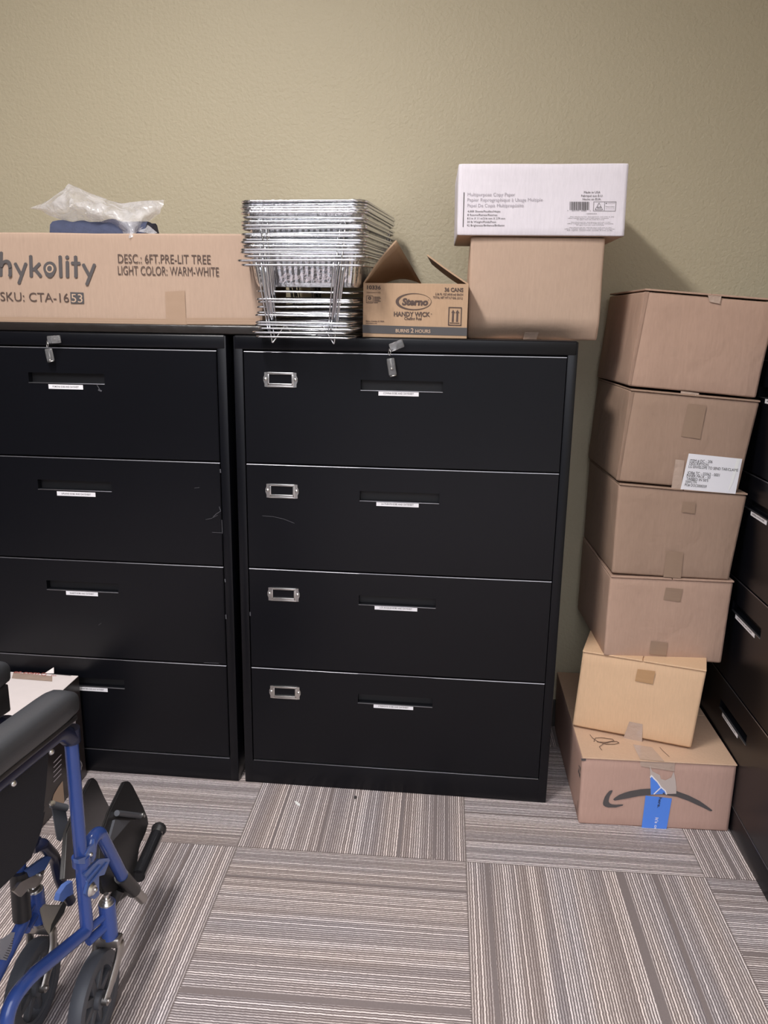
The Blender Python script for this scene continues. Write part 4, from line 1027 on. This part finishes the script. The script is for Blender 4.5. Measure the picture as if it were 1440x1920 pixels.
# right leg rest
b = BM()
tube(b, smooth_path([Wp(.024, 0, .392), Wp(.030, -.002, .424), Wp(.058, -.002, .424), Wp(.136, 0, .254)], [0, .014, .022, 0], 7), .0128, 16)
lr = wpart('leg_rest', b, 'blue_paint')
b = BM(); tube(b, [Wp(.126, 0, .272), Wp(.168, 0, .205)], .0150, 16); tube(b, [Wp(.155, .004, .222), Wp(.10, .03, .215)], .012, 12); tube(b, smooth_path([Wp(.13, .01, .235), Wp(.105, .025, .20), Wp(.085, .03, .12)], .03), .012, 12); wpart('socket', b, 'plastic', lr)
b = BM(); tube(b, [Wp(.165, 0, .21), Wp(.200, 0, .158)], .0108, 16); wpart('height_tube', b, 'steel', lr)
b = BM()
p_ = Plane(Wp(.05, -.014, .38), -WN)
poly(b, [p_.at(u, v) for u, v in ((166, 1592), (176, 1582), (177.5, 1573), (179, 1590), (178, 1606), (172, 1616), (163, 1612), (161, 1602))], 0, WN, .005)
poly(b, [p_.at(u, v) for u, v in ((146, 1612), (170, 1603), (178, 1608), (175, 1616), (160, 1620), (148, 1620))], 0, WN, .010)
ball(b, p_.at(169, 1602, .001), .0042, 1, (1, 1, 1))
wpart('swing_bracket', b, ['blue_lt', 'nickel'], lr)
b = BM()
poly(b, [p_.at(u, v) for u, v in ((158, 1640), (174, 1622), (186, 1611), (204, 1609), (206, 1614), (196, 1640), (186, 1643), (186, 1678), (178, 1686), (165, 1682), (160, 1676), (166, 1650))], 0, WN, .005)
tube(b, [p_.at(160, 1652, .002), p_.at(186, 1622, .002)], .0022, 6); tube(b, [p_.at(166, 1658, .002), p_.at(199, 1617, .002)], .0018, 6)
disc_ring(b, p_.at(171, 1668, .001), WN, [(.001, -.006), (.009, -.005), (.013, 0), (.001, 0)], 20, 1); ball(b, p_.at(173, 1667, .006), .0048, 1)
wpart('release_latch', b, ['blue_lt', 'nickel'], lr)
b = BM(); pl_ = Plane(Wp(0, .02, .32), -WN)
poly(b, [pl_.at(u, v) for u, v in ((136, 1652), (124, 1660), (113, 1676), (110, 1689), (118, 1691), (126, 1682), (138, 1676))], 0, WN, .010); wpart('release_lever', b, 'blue_lt', lr)
# footplates folded up
def footplate(P1, P2, P3, outline, lr_, shift, br, under):
    pl_ = plane3(P1, P2, P3); b = BM()
    poly(b, [pl_.at(u, v) for u, v in outline], 0, -pl_.n, .009); bmesh.ops.bevel(b, geom=list(b.edges), offset=.0025, segments=2, affect='EDGES')
    fp = wpart('footplate', b, 'plastic', lr_, 45)
    b = BM()
    for kind, arg in br:
        if kind == 'poly': poly(b, [pl_.at(u, v, .006) for u, v in arg], 0, -pl_.n, .006)
        if kind == 'tube': tube(b, [pl_.at(u, v, .006) for u, v in arg], .0065, 10)
        if kind == 'pin': disc_ring(b, pl_.at(*arg, .010), pl_.n, [(.0005, 0), (.0065, 0), (.0065, .005), (.0005, .0055)], 16, 1)
    wpart('plate_bracket', b, [under, 'nickel'], fp); return pl_
P1, P2, P3 = UZ(190, 1568, .35), UZ(237, 1464, .35), UZ(252, 1640, .205)
plf = footplate(P1, P2, P3, [(233, 1465), (243, 1464), (249, 1472), (268, 1510), (277, 1532), (279, 1545), (274, 1562), (262, 1590), (256, 1636), (232, 1665), (196, 1676), (184, 1640), (188, 1572), (206, 1520)], lr, 0,
    [('tube', [(214, 1526), (258, 1531)]), ('pin', (258.5, 1531)), ('poly', [(211, 1538), (240, 1540), (205, 1580), (200, 1578)])], 'wheel')
b = BM(); tube(b, [UZ(293, 1566, .2), UZ(259, 1643, .2)], .0152, 18); wpart('plate_tube', b, 'plastic_gl', lr)
b = BM(); e0, e1 = UZ(293, 1566, .2), UZ(259, 1643, .2); dd = (e0-e1).normalized(); cyl(b, e0, e0+dd*.02, .012, 16); wpart('tube_collar', b, 'nickel', lr)
b = BM(); disc_ring(b, e0+dd*.022, dd, [(.001, -.004), (.0165, -.005), (.018, 0), (.0165, .005), (.001, .006)], 24); wpart('end_knob', b, 'plastic', lr)
# left leg rest
b = BM(); o = WL
tube(b, smooth_path([UZ(62, 1590, .40), UZ(79, 1582, .40), Wp(.102, o, .312), UZ(112, 1650, .25), UZ(132, 1690, .18)], .02, 6), .0115, 14)
ll = wpart('leg_rest', b, 'navy')
b = BM(); pb = Plane(Wp(.03, WL-.02, .33), -WN)
poly(b, [pb.at(u, v) for u, v in ((50, 1632), (78, 1612), (95, 1602), (96, 1608), (84, 1632), (72, 1640), (55, 1645))], 0, WN, .006)
poly(b, [pb.at(u, v) for u, v in ((26, 1671), (38, 1655), (60, 1643), (84, 1630), (80, 1650), (72, 1662), (54, 1667), (40, 1682))], 1, WN, .006); ball(b, pb.at(73, 1640, .002), .0045, 2)
tube(b, smooth_path([pb.at(52, 1670), pb.at(62, 1673), pb.at(74, 1662)], .01), .003, 8, mat=1)
wpart('swing_bracket', b, ['blue_lt', 'steel', 'nickel'], ll)
b = BM(); tube(b, [Wp(-.005, WL-.002, .36), Wp(-.012, WL-.004, .262)], .017, 16); wpart('socket', b, 'plastic', ll)
P1, P2, P3 = UZ(150, 1540, .35), UZ(176, 1458, .35), UZ(180, 1640, .20)
footplate(P1, P2, P3, [(171, 1460), (177, 1458), (182, 1463), (195, 1492), (205.5, 1512), (201, 1570), (176, 1640), (120, 1650), (126, 1560), (146, 1509)], ll, 0, [], 'wheel')
b = BM(); pq = Plane(Wp(.12, WL+.045, .36), V((.85, -.5, .2)))
poly(b, [pq.at(u, v) for u, v in ((98, 1516), (124, 1522), (128, 1545), (114, 1578), (108, 1575))], 0, -pq.n, .004); tube(b, [pq.at(96, 1508, .002), pq.at(124, 1515, .002)], .0075, 10)
disc_ring(b, pq.at(95, 1505, .004), pq.n, [(.0005, 0), (.006, 0), (.006, .005), (.0005, .0055)], 14, 1)
wpart('plate_bracket', b, ['wheel', 'nickel'], ll)
b = BM(); pq = Plane(Wp(.07, WL-.035, .20), V((.75, -.55, .36)))
poly(b, [pq.at(u, v) for u, v in ((71, 1693), (92, 1697), (113, 1697), (120, 1690), (106, 1716), (96, 1735), (93, 1754), (84, 1740), (79, 1722))], 0, -pq.n, .006)
poly(b, [pq.at(u, v, -.002) for u, v in ((120, 1688), (127, 1696), (122, 1712), (97, 1749), (93, 1752), (96, 1734))], 1, -pq.n, .010)
bmesh.ops.bevel(b, geom=list(b.edges), offset=.0015, segments=2, affect='EDGES')
wpart('heel_plate', b, ['steel', 'plastic'], ll)
# maker's sticker on the far lower rail
b = BM(); ps_ = Plane(Wp(-.05, WL-.0135, .22), -WN+V((0, 0, .45)))
flat_poly(b, [(0, 1762), (22, 1748), (31, 1748), (36, 1753), (12, 1801), (0, 1799)], ps_, 0, .0)
for i in range(9): flat_line(b, [(6+i*2.2, 1795-i*4.3), (13+i*1.8, 1798-i*4.9)], ps_, 1.4, 1, .0006)
wpart('sticker', b, ['sticker', 'ink'])
# ================================================================== WHITE-TOPPED CARTON BEHIND THE WHEELCHAIR
HB = .335; bx1 = -.497; org = V((-.68, -.18, 0))
t_ = thing('appliance_box', 'white-topped carton with dark printed side, on the floor behind the wheelchair', 'box', org)
b = BM(); box(b, (-.86, -.345, .001), (bx1, -.022, HB), 0, .004, 2)
for f in b.faces:
    f.material_index = 0 if f.normal.z > .5 else 1
mesh_obj('carton_body', b, ['paperwhite2', 'darkpic'], t_, org)
b = BM(); box(b, (-.858, -.34, HB+.0002), (bx1+.002, -.03, HB+.0026), 0, .001); mesh_obj('top_flap', b, 'paperwhite2', t_, org)
plt = Plane((0, 0, HB+.003), (0, 0, 1)); plsd = Plane((bx1, 0, 0), (1, 0, 0))
b = BM(); fit_text(b, 'et.com', (24, 1262), (72, 1265), 4.5, plt, 0, .0006, bold=.02)
ring_ = [(82+4.5*math.cos(a), 1265+2.2*math.sin(a)) for a in (2*math.pi*i/14 for i in range(14))]; flat_line(b, ring_+[ring_[0]], plt, .9, 0, .0006)
fit_text(b, 'Est.', (95, 1268), (106, 1268), 2.5, plt, 0, .0006); flat_line(b, [(86, 1263), (133, 1267)], plt, .9, 1, .0006)
mesh_obj('printed_lettering', b, ['ink_red', 'ink_dgrey'], t_, org)
b = BM()
flat_poly(b, [(22, 1272), (25, 1261), (98, 1268), (98, 1278)], plt, 0, .0004); mesh_obj('clear_tape', b, 'tape_lt', t_, org)
b = BM(); vs_ = [b.verts.new(p) for p in (UY(84, 1262, -.024), UY(101, 1251, -.010), UY(101.5, 1262, -.022))]; b.faces.new(vs_)
r_ = bmesh.ops.extrude_face_region(b, geom=list(b.faces)); bmesh.ops.translate(b, verts=[e for e in r_['geom'] if isinstance(e, bmesh.types.BMVert)], vec=(0, -.002, 0))
mesh_obj('torn_flap', b, 'paperwhite2', t_, org)
b = BM()
flat_poly(b, [(125, 1333), (136, 1331), (142, 1345), (141, 1358), (136, 1365), (131, 1350)], plsd, 0, .001)
mesh_obj('printed_picture', b, 'ink_grey', t_, org); b = BM()
flat_line(b, [(147+5*math.cos(a), 1437+11*math.sin(a)) for a in (2*math.pi*i/18 for i in range(19))], plsd, 1.2, 1, .001)
for i in range(5): flat_line(b, [(142.5+i*.2, 1431+i*3), (151, 1429+i*3)], plsd, .7, 1, .0012)
mesh_obj('printed_badge', b, ['ink_grey', 'ink_grey'], t_, org); b = BM()
for i in range(5): flat_line(b, [(100, 1430+i*9), (114, 1415+i*9)], plsd, 1.6, 1, .001)
mesh_obj('printed_stripes', b, ['ink_grey', 'ink_grey'], t_, org); b = BM()
flat_poly(b, [(96, 1505), (100, 1490), (108, 1476), (117, 1464), (120, 1500), (120, 1520)], plsd, 2, .001)
mesh_obj('printed_picture', b, ['ink_grey', 'ink_grey', 'inkcard'], t_, org)
# ================================================================== LITTER
b = BM(); p0 = UZ(557, 1506, .001); pts = [UZ(u, v, .0025) for u, v in ((552, 1502), (556, 1502), (563, 1508), (562, 1511), (556, 1508))]
poly(b, pts, 0, (0, 0, -1), .0015); tag(mesh_obj('paper_scrap', b, 'scrap', None, (p0.x, p0.y, 0)), 'tiny white paper scrap on the carpet in front of the middle cabinet', 'paper scrap')
b = BM(); p0 = UZ(666, 1497, 0); ball(b, (p0.x, p0.y, .004), .004, 0, (1, 1.6, 1)); tag(mesh_obj('dirt_crumb', b, 'ink', None, (p0.x, p0.y, 0)), 'small dark crumb on the carpet by the middle cabinet', 'crumb')
bpy.context.view_layer.update()
